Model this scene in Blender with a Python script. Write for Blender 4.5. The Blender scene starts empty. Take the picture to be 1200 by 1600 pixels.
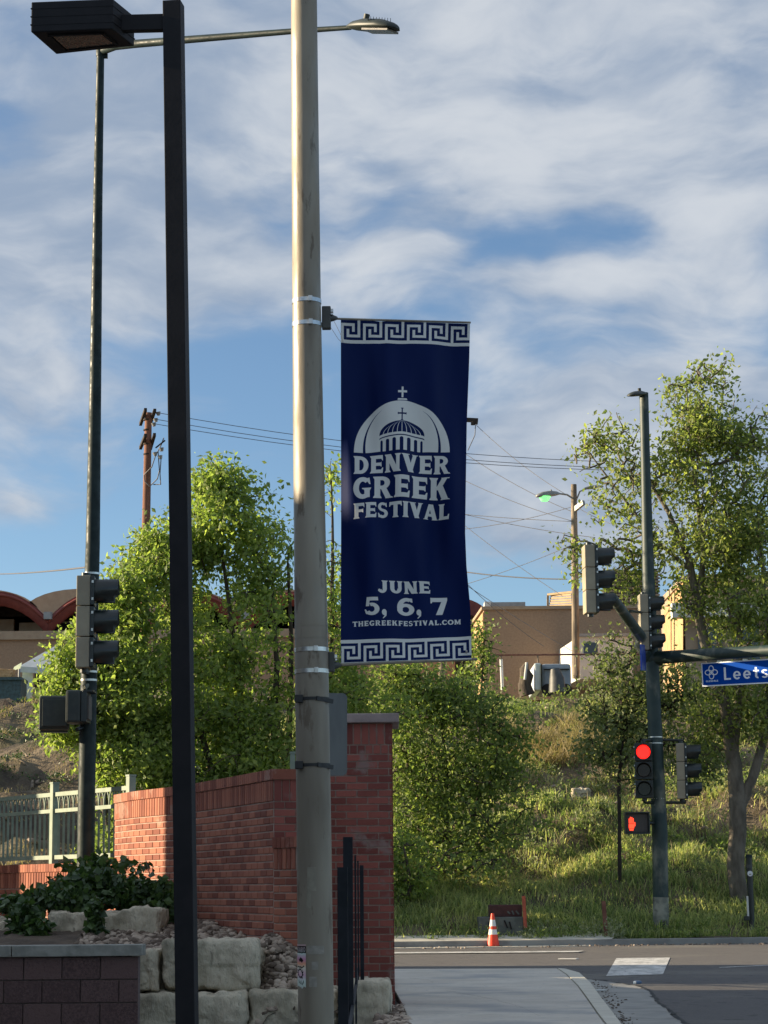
import bpy, bmesh, math, random
import numpy as np
from mathutils import Matrix, Vector, noise
R = math.radians
random.seed(7); rng = np.random.default_rng(11)
sc = bpy.context.scene
COL = sc.collection

# ------------------------------------------------------------------ camera
F, CAMZ, PITCH, ROLL = 3466.0, 1.08, 9.6, 0.52
cam = bpy.data.cameras.new('camera'); cam.sensor_fit = 'HORIZONTAL'; cam.sensor_width = 36
cam.lens = F / 1200 * 36; cam.clip_start = .1; cam.clip_end = 8000
co = bpy.data.objects.new('camera', cam); COL.objects.link(co)
ROT = Matrix.Rotation(R(90 + PITCH), 3, 'X') @ Matrix.Rotation(R(-ROLL), 3, 'Z')
co.matrix_world = Matrix.Translation((0, 0, CAMZ)) @ ROT.to_4x4()
sc.camera = co
sc.render.resolution_x, sc.render.resolution_y = 768, 1024

def ray(px, py): return ROT @ Vector(((px - 600) / F, (800 - py) / F, -1))
def P(px, py, Y):
    d = ray(px, py); return Vector((0, 0, CAMZ)) + d * (Y / d.y)
def PZ(px, py, z):
    d = ray(px, py); return Vector((0, 0, CAMZ)) + d * ((z - CAMZ) / d.z)
FW = ROT @ Vector((0, 0, -1))
def mpp(p): return (Vector(p) - Vector((0, 0, CAMZ))).dot(FW) / F

# ------------------------------------------------------------------ sun and sky
SUN_EL, SUN_AZ = 15.0, 7.0        # degrees above the horizon; degrees behind "exactly left"
sl = bpy.data.lights.new('sun', 'SUN'); sl.energy = 5.0; sl.angle = R(.55); sl.color = (1, .81, .55)
so = bpy.data.objects.new('sun', sl); COL.objects.link(so)
sd = Vector((-math.cos(R(SUN_EL)) * math.cos(R(SUN_AZ)), math.cos(R(SUN_EL)) * math.sin(R(SUN_AZ)), math.sin(R(SUN_EL))))
so.rotation_euler = sd.to_track_quat('Z', 'Y').to_euler(); so.location = (-20, 0, 30)
sc.view_settings.view_transform = 'Standard'; sc.view_settings.look = 'None'
sc.view_settings.exposure = 1.2; sc.view_settings.gamma = 1; sc.view_settings.use_curve_mapping = False
sc.cycles.max_bounces = 6; sc.cycles.transparent_max_bounces = 8
sc.cycles.use_denoising = True

class NT:
    def __init__(s, tree): s.t = tree; s.n = tree.nodes; s.l = tree.links
    def a(s, typ, _in=None, **kw):
        n = s.n.new(typ)
        for k, v in kw.items(): setattr(n, k, v)
        for k, v in (_in or {}).items():
            if hasattr(v, 'is_linked') or hasattr(v, 'links'): s.l.new(v, n.inputs[k])
            else: n.inputs[k].default_value = v
        return n
    def math(s, op, a, b=0.0, clamp=False):
        return s.a('ShaderNodeMath', {0: a, 1: b}, operation=op, use_clamp=clamp).outputs[0]
    def vm(s, op, a, b=(0, 0, 0)):
        n = s.a('ShaderNodeVectorMath', {0: a, 1: b}, operation=op)
        return n.outputs['Value'] if op == 'LENGTH' else n.outputs[0]
    def noise(s, vec, scale, detail=4, rough=.55, dist=0.0):
        return s.a('ShaderNodeTexNoise', {'Vector': vec, 'Scale': scale, 'Detail': detail, 'Roughness': rough, 'Distortion': dist}).outputs['Fac']
    def ramp(s, fac, a, b, lo=0.0, hi=1.0, smooth=True):
        n = s.a('ShaderNodeMapRange', {0: fac, 1: a, 2: b, 3: lo, 4: hi}); n.clamp = True
        if smooth: n.interpolation_type = 'SMOOTHSTEP'
        return n.outputs[0]
    def mix(s, fac, a, b, typ='MIX'):
        n = s.a('ShaderNodeMix', data_type='RGBA', blend_type=typ)
        for i, v in ((0, fac), (6, a), (7, b)):
            if hasattr(v, 'links'): s.l.new(v, n.inputs[i])
            else: n.inputs[i].default_value = v if i == 0 else (*v[:3], 1)
        return n.outputs[2]

w = bpy.data.worlds.new('World'); sc.world = w; w.use_nodes = True
t = NT(w.node_tree); t.n.clear()
out = t.a('ShaderNodeOutputWorld'); SKY = .096
bg = t.a('ShaderNodeBackground', {'Strength': SKY})
t.l.new(bg.outputs[0], out.inputs[0])
sky = t.a('ShaderNodeTexSky', sky_type='NISHITA', sun_disc=False, sun_elevation=R(SUN_EL),
          sun_rotation=R(-90 + SUN_AZ), altitude=1600, air_density=1.0, dust_density=.4, ozone_density=2.0)
tc = t.a('ShaderNodeTexCoord').outputs['Generated']
d = t.vm('NORMALIZE', tc)
dw = t.vm('ADD', d, t.vm('SCALE', t.vm('SUBTRACT', t.a('ShaderNodeTexNoise', {'Vector': d, 'Scale': 9.0, 'Detail': 3.0}).outputs['Color'], (.5, .5, .5))))
dw.node.inputs[1].links[0].from_node.inputs['Scale'].default_value = .06
st = t.vm('MULTIPLY', dw, (1.0, 1.0, 2.7))
# a slight slant to the streaks
rot = t.a('ShaderNodeMapping', {'Vector': st, 'Rotation': (0, R(-17), 0)}).outputs[0]
n1 = t.noise(rot, 6.5, 7, .54)
n2 = t.noise(t.vm('ADD', rot, (3.1, 1.7, .4)), 17.0, 6, .55)
n3 = t.noise(t.vm('ADD', rot, (7.1, 4.7, 2.4)), 5.0, 5, .6)
def blob(px, py, rx, ry, wt):
    dd = ray(px, py).normalized()
    v = t.vm('MULTIPLY', t.vm('SUBTRACT', dw, tuple(dd)), (F / rx, 0, F / ry))
    return t.math('MULTIPLY', t.ramp(t.vm('LENGTH', v), 1.5, 0, 0, 1), wt)
def addall(base, items):
    for it in items: base = t.math('ADD', base, blob(*it))
    return base
cov = addall(t.math('ADD', t.math('MULTIPLY', t.math('SUBTRACT', n1, .5), 1.9), t.math('MULTIPLY', t.math('SUBTRACT', n2, .5), .55)), [
    (600, 40, 1100, 260, .62), (600, 330, 900, 110, .16), (860, 215, 330, 60, .30), (250, 230, 250, 90, .25), (180, 380, 330, 90, .28), (560, 140, 400, 90, .2), (640, 398, 95, 32, .5), (1150, 345, 110, 62, .65),
    (1000, 440, 260, 45, .35), (370, 590, 260, 110, -.28), (940, 360, 130, 40, -.35), (480, 330, 200, 40, -.15), (90, 880, 160, 50, -.15),
    (800, 580, 190, 60, -.12), (900, 730, 240, 130, .85), (1160, 620, 140, 80, .4), (70, 800, 110, 40, .3), (200, 470, 300, 60, .32), (120, 600, 260, 70, .2), (700, 450, 300, 40, .2), (300, 40, 300, 60, -.1),
    (620, 530, 120, 50, -.2), (800, 905, 90, 40, -.25)])
z = t.a('ShaderNodeSeparateXYZ', {0: d}).outputs[2]
cov = t.math('ADD', cov, t.ramp(z, .36, .62, 0, .42))      # the cloud deck closes overhead
fac = t.ramp(cov, -.14, .5)
shade = addall(t.math('ADD', t.math('ADD', t.math('MULTIPLY', t.math('SUBTRACT', n3, .5), 1.9), t.math('MULTIPLY', t.math('SUBTRACT', n2, .5), 1.3)), t.math('MULTIPLY', t.math('SUBTRACT', n1, .5), .8)), [
    (620, 255, 55, 25, -.35), (860, 205, 330, 60, .22), (1150, 345, 100, 60, .35), (640, 398, 90, 30, .12), (900, 720, 240, 140, .28),
    (300, 60, 500, 80, -.15), (1000, 440, 260, 40, .2), (250, 250, 260, 40, .15), (150, 160, 260, 30, -.25), (900, 130, 260, 30, -.3), (700, 320, 400, 40, -.25), (1000, 70, 200, 60, .05)])
ccol = t.mix(t.ramp(shade, -.42, .5), (1.45, 1.82, 2.4), (2.95, 3.12, 3.35))
z = t.a('ShaderNodeSeparateXYZ', {0: d}).outputs[2]
warm = t.mix(t.ramp(z, .22, .04), (1, 1, 1), (1.04, .985, .93))
ccol = t.mix(1.0, ccol, warm, 'MULTIPLY')
base = t.mix(1.0, sky.outputs[0], (.66, .69, .71), 'MULTIPLY')
# clouds brighten towards the sun, as thin cloud does
sdot = t.a('ShaderNodeVectorMath', {0: d, 1: tuple(sd)}, operation='DOT_PRODUCT').outputs['Value']
glow = t.ramp(sdot, .3, 1.0, 1.0, 1.7)
ccol = t.mix(1.0, ccol, t.a('ShaderNodeCombineXYZ', {0: glow, 1: glow, 2: glow}).outputs[0], 'MULTIPLY')
low = t.ramp(z, .02, -.04)
colr = t.mix(t.math('MULTIPLY', fac, .93), base, ccol)
colr = t.mix(low, colr, (1.6, 1.6, 1.6))
t.l.new(colr, bg.inputs[0])

# ------------------------------------------------------------------ materials
def lin(r, g, b):
    f = lambda c: (c / 255 / 12.92) if c <= 10 else ((c / 255 + .055) / 1.055) ** 2.4
    return (f(r), f(g), f(b))
def mat(name, c1, c2=None, scale=6.0, rough=.7, metal=0.0, bump=0.0, bscale=None, bdist=.01, rnd=0.0, c3=None, s3=.6, transl=0.0, c4=None, s4=30,
        stretch=(1, 1, 1), spec=.5, emit=None, es=0, lo=.35, hi=.65, detail=5, rscale=0.0):
    m = bpy.data.materials.new(name); m.use_nodes = True
    t = NT(m.node_tree); t.n.clear()
    o = t.a('ShaderNodeOutputMaterial'); b = t.a('ShaderNodeBsdfPrincipled')
    b.inputs['Roughness'].default_value = rough; b.inputs['Metallic'].default_value = metal
    b.inputs['Specular IOR Level'].default_value = spec
    tc = t.a('ShaderNodeTexCoord').outputs['Object']
    v = t.vm('MULTIPLY', tc, stretch) if stretch != (1, 1, 1) else tc
    if rnd and c2 is not None:
        geo = t.a('ShaderNodeNewGeometry').outputs['Random Per Island']; oi = t.a('ShaderNodeObjectInfo').outputs['Random']
        r = t.math('FRACT', t.math('ADD', geo, oi))
        f = t.math('ADD', t.math('MULTIPLY', t.noise(v, scale, detail), 1 - rnd), t.math('MULTIPLY', r, rnd))
        col = t.mix(t.ramp(f, lo, hi), c1, c2)
    elif c2 is not None:
        col = t.mix(t.ramp(t.noise(v, scale, detail), lo, hi), c1, c2)
    else: col = None
    if c3 is not None:
        col = t.mix(t.ramp(t.noise(t.vm('ADD', v, (5, 3, 9)), s3, 4), .5, .68), col, c3)
    if c4 is not None: col = t.mix(t.ramp(t.noise(v, s4, 5, .65), .57, .66), col, c4)
    if col is not None: t.l.new(col, b.inputs['Base Color'])
    else: b.inputs['Base Color'].default_value = (*c1, 1)
    if rscale:
        t.l.new(t.ramp(t.noise(v, rscale, 3), .3, .7, max(rough - .15, .05), min(rough + .15, 1)), b.inputs['Roughness'])
    if bump:
        bn = t.a('ShaderNodeBump', {'Strength': bump, 'Distance': bdist, 'Height': t.noise(v, bscale or scale * 4, 6, .6)})
        t.l.new(bn.outputs[0], b.inputs['Normal'])
    if emit: b.inputs['Emission Color'].default_value = (*emit, 1); b.inputs['Emission Strength'].default_value = es
    if transl:
        tr = t.a('ShaderNodeBsdfTranslucent'); ms = t.a('ShaderNodeMixShader', {0: transl})
        if col is not None: t.l.new(t.mix(1.0, col, (2.1, 2.3, 1.3), 'MULTIPLY'), tr.inputs[0])
        else: tr.inputs[0].default_value = (*c1, 1)
        t.l.new(b.outputs[0], ms.inputs[1]); t.l.new(tr.outputs[0], ms.inputs[2]); t.l.new(ms.outputs[0], o.inputs[0])
    else: t.l.new(b.outputs[0], o.inputs[0])
    return m
M = {}
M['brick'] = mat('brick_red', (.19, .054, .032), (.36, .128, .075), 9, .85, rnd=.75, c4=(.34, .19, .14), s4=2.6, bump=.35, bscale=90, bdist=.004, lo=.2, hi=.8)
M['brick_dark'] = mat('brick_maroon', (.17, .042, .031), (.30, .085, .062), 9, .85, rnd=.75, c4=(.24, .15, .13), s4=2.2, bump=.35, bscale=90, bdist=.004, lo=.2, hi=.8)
M['mortar'] = mat('mortar', (.40, .29, .235), (.30, .22, .18), 8, .95, bump=.5, bscale=120, bdist=.003)
M['cap_stone'] = mat('cap_stone', (.36, .28, .26), (.27, .215, .20), 5, .9, bump=.3, bscale=60)
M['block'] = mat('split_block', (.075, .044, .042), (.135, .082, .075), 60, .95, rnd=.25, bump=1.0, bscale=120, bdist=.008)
M['block_cap'] = mat('block_cap', (.20, .20, .175), (.29, .285, .25), 10, .9, bump=.6, bscale=70, bdist=.005, c3=(.12, .12, .10), s3=3)
M['block_mortar'] = mat('block_mortar', (.17, .125, .115), (.13, .10, .09), 20, .95)
M['limestone'] = mat('limestone', (.42, .365, .265), (.62, .545, .41), 3.0, .95, bump=1.0, bscale=14, bdist=.05, c3=(.27, .24, .175), s3=2.0, c4=(.33, .29, .215), s4=5, stretch=(1.3, 1.3, .55), detail=8)
M['river_rock'] = mat('river_rock', (.10, .07, .05), (.44, .35, .27), 4, .85, rnd=.85, lo=.2, hi=.85, bump=.2, bscale=40)
M['soil'] = mat('soil', (.075, .055, .040), (.12, .09, .065), 3, 1, bump=.6, bscale=20, bdist=.03)
M['steel'] = mat('galvanised_steel', (.20, .172, .128), (.285, .25, .19), 2.5, .52, .15, c4=(.14, .11, .075), s4=14, bump=.08, bscale=60, c3=(.155, .13, .095), s3=3.2, stretch=(1, 1, .25), rscale=9, spec=.6)
M['band'] = mat('stainless_band', (.62, .62, .60), (.45, .45, .43), 20, .28, .9)
M['black_strap'] = mat('black_strap', (.012, .012, .012), rough=.5)
M['grey_plate'] = mat('sign_back', (.055, .058, .055), (.08, .083, .078), 5, .55, .1)
M['bronze'] = mat('dark_bronze_paint', (.009, .009, .011), (.014, .013, .015), 8, .62, 0.0, bump=.05, bscale=50, spec=.25)
M['bronze_lens'] = mat('lamp_lens', (.10, .09, .08), (.045, .04, .038), 26, .25, detail=3, spec=.6)
M['green_pole'] = mat('green_pole_paint', (.008, .018, .019), (.016, .030, .030), 4, .55, 0, rscale=12, c3=(.02, .035, .033), s3=3, spec=.25)
M['green_old'] = mat('green_pole_worn', (.008, .028, .028), (.022, .042, .038), 5, .55, 0, c3=(.14, .15, .12), s3=2.2, stretch=(1, 1, .6))
M['pole_primer'] = mat('worn_primer', (.30, .30, .24), (.12, .13, .11), 4, .8, c3=(.05, .045, .04), s3=4)
M['sig_dark'] = mat('signal_dark', (.006, .011, .011), (.012, .020, .018), 8, .38, spec=.6)
M['sig_side'] = mat('signal_side_paint', (.27, .235, .165), (.34, .30, .21), 3, .6)
M['sig_shell'] = mat('pedestrian_shell', (.020, .028, .024), (.032, .040, .034), 9, .5)
M['lens_off'] = mat('lens_dark', (.02, .004, .004), rough=.2)
M['lens_off_green'] = mat('lens_dark_green', (.006, .016, .014), rough=.2)
M['lens_red'] = mat('lens_red_lit', (.9, .02, .01), rough=.3, emit=(1, .012, .008), es=1.3)
M['hand_red'] = mat('hand_lit', (.9, .05, .02), rough=.4, emit=(1, .05, .018), es=1.1)
M['ped_face'] = mat('pedestrian_face', (.06, .05, .045), (.045, .04, .036), 30, .5)
M['fence_green'] = mat('fence_paint', (.18, .235, .18), (.235, .29, .225), 8, .55)
M['black_fence'] = mat('black_fence_paint', (.006, .009, .013), (.012, .015, .020), 10, .6, spec=.25)
M['concrete'] = mat('sidewalk_concrete', (.47, .43, .365), (.55, .51, .44), 1.3, .9, bump=.15, bscale=90, c3=(.33, .325, .31), s3=.9, c4=(.36, .35, .33), s4=9)
M['kerb'] = mat('kerb_concrete', (.50, .47, .39), (.58, .55, .46), 4, .9, bump=.2, bscale=60)
M['gutter'] = mat('gutter_concrete', (.25, .245, .225), (.32, .31, .28), 2.2, .92, bump=.4, bscale=70, c3=(.2, .19, .175), s3=1.5)
M['asphalt'] = mat('asphalt', (.085, .080, .078), (.125, .115, .108), 55, .93, bump=.8, bscale=160, bdist=.008, c3=(.145, .135, .12), s3=.5, c4=(.06, .056, .054), s4=5)
M['paint_white'] = mat('road_paint', (.62, .61, .58), (.45, .45, .43), 7, .75, c3=(.30, .30, .29), s3=5, stretch=(1, .4, 1), c4=(.20, .19, .18), s4=16)
M['hill'] = mat('hillside_soil', (.05, .038, .027), (.18, .14, .09), .55, 1, bump=.9, bscale=7, bdist=.12, c3=(.11, .10, .05), s3=.5, detail=9)
M['bark'] = mat('bark', (.10, .085, .065), (.19, .165, .13), 6, .95, bump=1, bscale=22, bdist=.03, stretch=(1, 1, .35))
M['bark_dark'] = mat('bark_dark', (.05, .038, .028), (.10, .08, .06), 6, .95, bump=.8, bscale=20, bdist=.03, stretch=(1, 1, .4))
M['wood_pole'] = mat('creosote_wood', (.13, .058, .035), (.24, .11, .07), 4, .9, bump=.5, bscale=25, stretch=(1, 1, .12))
M['wood_grey'] = mat('weathered_wood', (.12, .095, .07), (.30, .24, .17), 5, .9, stretch=(1, 1, .2))
M['wood_dark'] = mat('dark_timber', (.025, .018, .014), (.045, .033, .025), 5, .9)
M['wire'] = mat('wire', (.10, .10, .11), rough=.6)
M['leaf_bright'] = mat('leaf_spring_green', (.115, .165, .045), (.26, .305, .085), 1.1, .55, rnd=.55, lo=.25, hi=.8, transl=.5)
M['leaf_mid'] = mat('leaf_mid_green', (.095, .14, .042), (.21, .25, .08), 1.2, .55, rnd=.6, lo=.25, hi=.8, transl=.45)
M['leaf_elm'] = mat('leaf_elm', (.10, .135, .045), (.24, .265, .08), .8, .55, rnd=.6, lo=.25, hi=.8, transl=.5)
M['leaf_olive'] = mat('leaf_olive', (.10, .13, .05), (.21, .24, .10), 1, .6, rnd=.6, lo=.25, hi=.8, transl=.3)
M['leaf_ivy'] = mat('leaf_ivy', (.022, .050, .014), (.075, .125, .035), 3, .45, rnd=.6, lo=.2, hi=.8, transl=.2)
M['leaf_weed'] = mat('leaf_weed', (.16, .19, .10), (.30, .31, .19), 3, .6, rnd=.6, lo=.2, hi=.8, transl=.3)
M['grass'] = mat('grass_blade', (.105, .15, .055), (.41, .40, .19), .33, .6, rnd=.42, lo=.3, hi=.72, transl=.5, detail=3)
M['grass_dry'] = mat('grass_dry', (.22, .175, .09), (.36, .29, .16), .5, .7, rnd=.6, lo=.2, hi=.8, transl=.25)
M['brick_tan'] = mat('tan_brick', (.31, .205, .13), (.37, .25, .16), 12, .9, bump=.2)
M['stucco_sunlit_orange'] = mat('sunlit_orange_stucco', (.42, .26, .12), (.50, .32, .16), 3, .9, bump=.2)  # orange holds the warm sunlight of the left-facing building sides
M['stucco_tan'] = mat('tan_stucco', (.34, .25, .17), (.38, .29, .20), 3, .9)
M['roof_red'] = mat('red_fascia', (.16, .030, .022), (.21, .045, .032), 4, .6)
M['roof_tan'] = mat('tan_vault_roof', (.30, .20, .13), (.36, .25, .165), 4, .8)
M['white_paint'] = mat('white_wall', (.66, .65, .60), (.56, .56, .53), 2, .8)
M['roof_metal'] = mat('roof_unit_metal', (.26, .27, .27), (.32, .33, .33), 4, .6, .2)
M['canvas'] = mat('canopy_cloth', (.52, .56, .62), (.60, .63, .68), 4, .8, transl=.15)
M['teal_bin'] = mat('teal_plastic', (.030, .055, .055), (.05, .10, .105), 9, .6, detail=9)
M['trailer'] = mat('pale_trailer', (.30, .34, .36), (.24, .28, .31), 4, .6)
M['dark_void'] = mat('dark_void', (.012, .011, .010), rough=.9)
M['glass'] = mat('window_glass', (.02, .025, .03), rough=.08, spec=.8)
M['louvre_sunlit'] = mat('sunlit_louvre_slat', (.33, .22, .10), (.40, .28, .14), 5, .7)  # yellow sunlight on the left slats is put into their colour
M['cone_orange'] = mat('cone_orange', (.85, .065, .018), (.80, .05, .014), 20, .5)
M['cone_white'] = mat('cone_white_band', (.78, .77, .72), rough=.4)
M['rubber'] = mat('black_rubber', (.02, .02, .02), rough=.8)
M['stake_orange'] = mat('stake_orange', (.45, .10, .05), (.30, .07, .04), 14, .8)
M['rust'] = mat('rusty_steel', (.13, .05, .035), (.20, .09, .06), 10, .85)
M['vault_red'] = mat('vault_red', (.05, .018, .016), (.075, .027, .023), 8, .85)
M['vault_grey'] = mat('vault_grey', (.08, .09, .08), (.12, .13, .115), 7, .9)
M['sign_white'] = mat('sign_white', (.72, .74, .76), rough=.4)
M['sign_blue_edge'] = mat('sign_blue_back', (.02, .06, .35), rough=.4)
M['lamp_green'] = mat('lamp_green_lit', (.3, .9, .35), rough=.4, emit=(.22, .95, .28), es=.55)
M['lamp_grey'] = mat('lamp_head_grey', (.22, .22, .20), (.28, .28, .26), 5, .5, .3)
M['ceramic'] = mat('insulator', (.25, .25, .24), rough=.3)
M['litter'] = mat('litter_blue', (.10, .16, .26), rough=.6)
M['litter_white'] = mat('litter_white', (.6, .6, .58), rough=.7)

# ------------------------------------------------------------------ mesh helpers
WORLD = {}
def ax(v):
    v = Vector(v).normalized(); a = Vector((0, 0, 1)) if abs(v.z) < .9 else Vector((1, 0, 0))
    x = v.cross(a).normalized(); return x, v.cross(x).normalized()
class MB:
    def __init__(s): s.v = []; s.f = []; s.sm = []
    def add(s, vs, fs, smooth=False):
        o = len(s.v); s.v += [tuple(v) for v in vs]; s.f += [tuple(i + o for i in f) for f in fs]; s.sm += [smooth] * len(fs); return s
    def box(s, c, size, rz=0.0, m=None):
        hx, hy, hz = size[0] / 2, size[1] / 2, size[2] / 2
        rm = m or Matrix.Rotation(rz, 3, 'Z')
        vs = [Vector(c) + rm @ Vector((x * hx, y * hy, z * hz)) for z in (-1, 1) for y in (-1, 1) for x in (-1, 1)]
        return s.add(vs, [(0, 2, 3, 1), (4, 5, 7, 6), (0, 1, 5, 4), (2, 6, 7, 3), (0, 4, 6, 2), (1, 3, 7, 5)])
    def bar(s, p0, p1, wd, ht, up=(0, 0, 1)):
        p0, p1 = Vector(p0), Vector(p1); d = (p1 - p0).normalized(); sx = d.cross(Vector(up)).normalized() * wd / 2; uz = sx.cross(d).normalized() * ht / 2
        vs = [p + a * sx + b * uz for p in (p0, p1) for a, b in ((-1, -1), (1, -1), (1, 1), (-1, 1))]
        return s.add(vs, [(0, 1, 2, 3), (7, 6, 5, 4), (0, 4, 5, 1), (1, 5, 6, 2), (2, 6, 7, 3), (3, 7, 4, 0)])
    def tube(s, pts, rad, n=12, caps=True):
        pts = [Vector(p) for p in pts]; rad = rad if hasattr(rad, '__len__') else [rad] * len(pts)
        vs = []; fs = []; a0 = None
        for i, p in enumerate(pts):
            d = (pts[min(i + 1, len(pts) - 1)] - pts[max(i - 1, 0)])
            x, y = ax(d)
            if a0 is not None:
                x = (a0 - d.normalized() * a0.dot(d.normalized()));
                x = x.normalized() if x.length > 1e-6 else ax(d)[0]; y = d.normalized().cross(x)
            a0 = x
            for k in range(n):
                a = 2 * math.pi * k / n; vs.append(p + (x * math.cos(a) + y * math.sin(a)) * rad[i])
        for i in range(len(pts) - 1):
            for k in range(n):
                k2 = (k + 1) % n; fs.append((i * n + k, i * n + k2, (i + 1) * n + k2, (i + 1) * n + k))
        s.add(vs, fs, True)
        if caps:
            s.add(vs[:n], [tuple(range(n))[::-1]]); s.add(vs[-n:], [tuple(range(n))])
        return s
    def prism(s, poly, z0, z1):
        n = len(poly); vs = [(x, y, z0) for x, y in poly] + [(x, y, z1) for x, y in poly]
        s.add(vs, [tuple(range(n))[::-1], tuple(range(n, 2 * n))] + [(i, (i + 1) % n, n + (i + 1) % n, n + i) for i in range(n)]); return s
    def extrude(s, loop, vec):
        n = len(loop); vs = [Vector(p) for p in loop] + [Vector(p) + Vector(vec) for p in loop]
        return s.add(vs, [tuple(range(n))[::-1], tuple(range(n, 2 * n))] + [(i, (i + 1) % n, n + (i + 1) % n, n + i) for i in range(n)])
    def build(s, name, m, parent=None, bevel=0.0, kind=None, label=None):
        me = bpy.data.meshes.new(name); off = WORLD.get(parent.name, Vector()) if parent else Vector()
        me.from_pydata([tuple(Vector(v) - off) for v in s.v], [], s.f)
        me.polygons.foreach_set('use_smooth', s.sm); me.update()
        if bevel:
            bm = bmesh.new(); bm.from_mesh(me); bmesh.ops.remove_doubles(bm, verts=bm.verts, dist=1e-5)
            bmesh.ops.bevel(bm, geom=[e for e in bm.edges if len(e.link_faces) == 2 and e.calc_face_angle(0) > .6], offset=bevel, segments=2, affect='EDGES', profile=.6)
            bm.to_mesh(me); bm.free()
        bm = bmesh.new(); bm.from_mesh(me); bmesh.ops.recalc_face_normals(bm, faces=bm.faces); bm.to_mesh(me); bm.free()
        return link(name, me, m, parent, kind, label, off)
def link(name, me, m, parent=None, kind=None, label=None, off=None):
    if m is not None: me.materials.append(m)
    o = bpy.data.objects.new(name, me); COL.objects.link(o)
    if parent: o.parent = parent
    WORLD[o.name] = off or Vector()
    if kind: o['kind'] = kind
    if label: o['label'] = label
    return o
def tag(o, label, cat, group=None):
    o['label'] = label; o['category'] = cat
    if group: o['group'] = group
    return o
def thing(name, label, cat, loc=(0, 0, 0), group=None):
    o = bpy.data.objects.new(name, None); COL.objects.link(o); o.location = loc; o.empty_display_size = .2
    WORLD[o.name] = Vector(loc); return tag(o, label, cat, group)
def np_mesh(name, verts, faces, m, parent=None, kind=None, smooth=False):
    verts = np.asarray(verts, dtype=np.float32); faces = np.asarray(faces, dtype=np.int32)
    if parent is not None: verts = verts - np.array(WORLD[parent.name], dtype=np.float32)
    me = bpy.data.meshes.new(name); k = faces.shape[1]
    me.vertices.add(len(verts)); me.vertices.foreach_set('co', verts.ravel())
    me.loops.add(faces.size); me.loops.foreach_set('vertex_index', faces.ravel())
    me.polygons.add(len(faces)); me.polygons.foreach_set('loop_start', np.arange(0, faces.size, k, dtype=np.int32))
    me.update(calc_edges=True)
    me.polygons.foreach_set('use_smooth', np.full(len(faces), smooth)); me.update()
    return link(name, me, m, parent, kind, None, WORLD[parent.name] if parent else None)
def copy_tree(o, parent=None):
    c = o.copy(); COL.objects.link(c)
    if parent: c.parent = parent
    WORLD[c.name] = Vector()
    for ch in list(o.children): copy_tree(ch, c)
    return c

# ------------------------------------------------------------------ terrain
def hill_h(x, y):
    xs = [0, 44.85, 45.25, 47, 50, 56, 62, 68, 71, 76, 96, 125, 400]
    zs = [.02, .02, .22, .65, 1.5, 3.3, 4.95, 6.4, 6.7, 6.95, 8.3, 9.5, 10]
    b = np.interp(y, xs, zs)
    amp = np.clip((y - 45.5) / 6, 0, 1) * np.clip((84 - y) / 12, 0, 1)
    nz = .22 * np.sin(x * .9 + y * .55) + .17 * np.sin(x * .37 - y * 1.1 + 2) + .13 * np.sin(x * 2.3 + y * 1.7 + 1) + .10 * np.sin(x * 3.1 - y * 2.6 + 4) + .07 * np.sin(x * 5.3 + y * 3.9)
    # a low shelf: a terrace line across the slope
    return b + amp * nz
def grid(name, x0, x1, nx, y0, y1, ny, hf, m, kind='structure', jit=0.0):
    X, Y = np.meshgrid(np.linspace(x0, x1, nx), np.linspace(y0, y1, ny)); Z = hf(X, Y) + (rng.normal(0, jit, X.shape) if jit else 0)
    v = np.stack([X.ravel(), Y.ravel(), Z.ravel()], 1); i = np.arange(nx * ny).reshape(ny, nx)
    f = np.stack([i[:-1, :-1].ravel(), i[:-1, 1:].ravel(), i[1:, 1:].ravel(), i[1:, :-1].ravel()], 1)
    return np_mesh(name, v, f, m, kind=kind, smooth=True)
def kerb_y(x): return 43.6 + .13 * np.asarray(x)       # the far kerb runs slightly away to the right
KROT = .13
grid('hillside', -70, 75, 260, 0, 90, 150, lambda X, Y: hill_h(X, 44.2 + Y), M['hill'], jit=.03)
# shear it so that its foot follows the kerb
hs = bpy.data.objects['hillside']; n = len(hs.data.vertices); a = np.empty(n * 3, np.float32); hs.data.vertices.foreach_get('co', a); a = a.reshape(-1, 3)
a[:, 1] = kerb_y(np.clip(a[:, 0], -12, 20)) + .17 + a[:, 1]; hs.data.vertices.foreach_set('co', a.ravel()); hs.data.update()
def HH(x, y):
    x = np.asarray(x, float); y = np.asarray(y, float)
    return hill_h(x, y - (kerb_y(np.clip(x, -12, 20)) + .17) + 44.2)
# land beyond and below, reaching the horizon
g = MB(); g.add([(-4000, 130, 9.4), (4000, 130, 9.4), (4000, 6000, 10), (-4000, 6000, 10)], [(0, 1, 2, 3)]); g.build('plateau', M['hill'], kind='structure')
g = MB(); g.add([(-4000, -1500, -.42), (4000, -1500, -.42), (4000, 6000, -.42), (-4000, 6000, -.42)], [(0, 1, 2, 3)]); g.build('ground', M['soil'], kind='structure')

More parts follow.
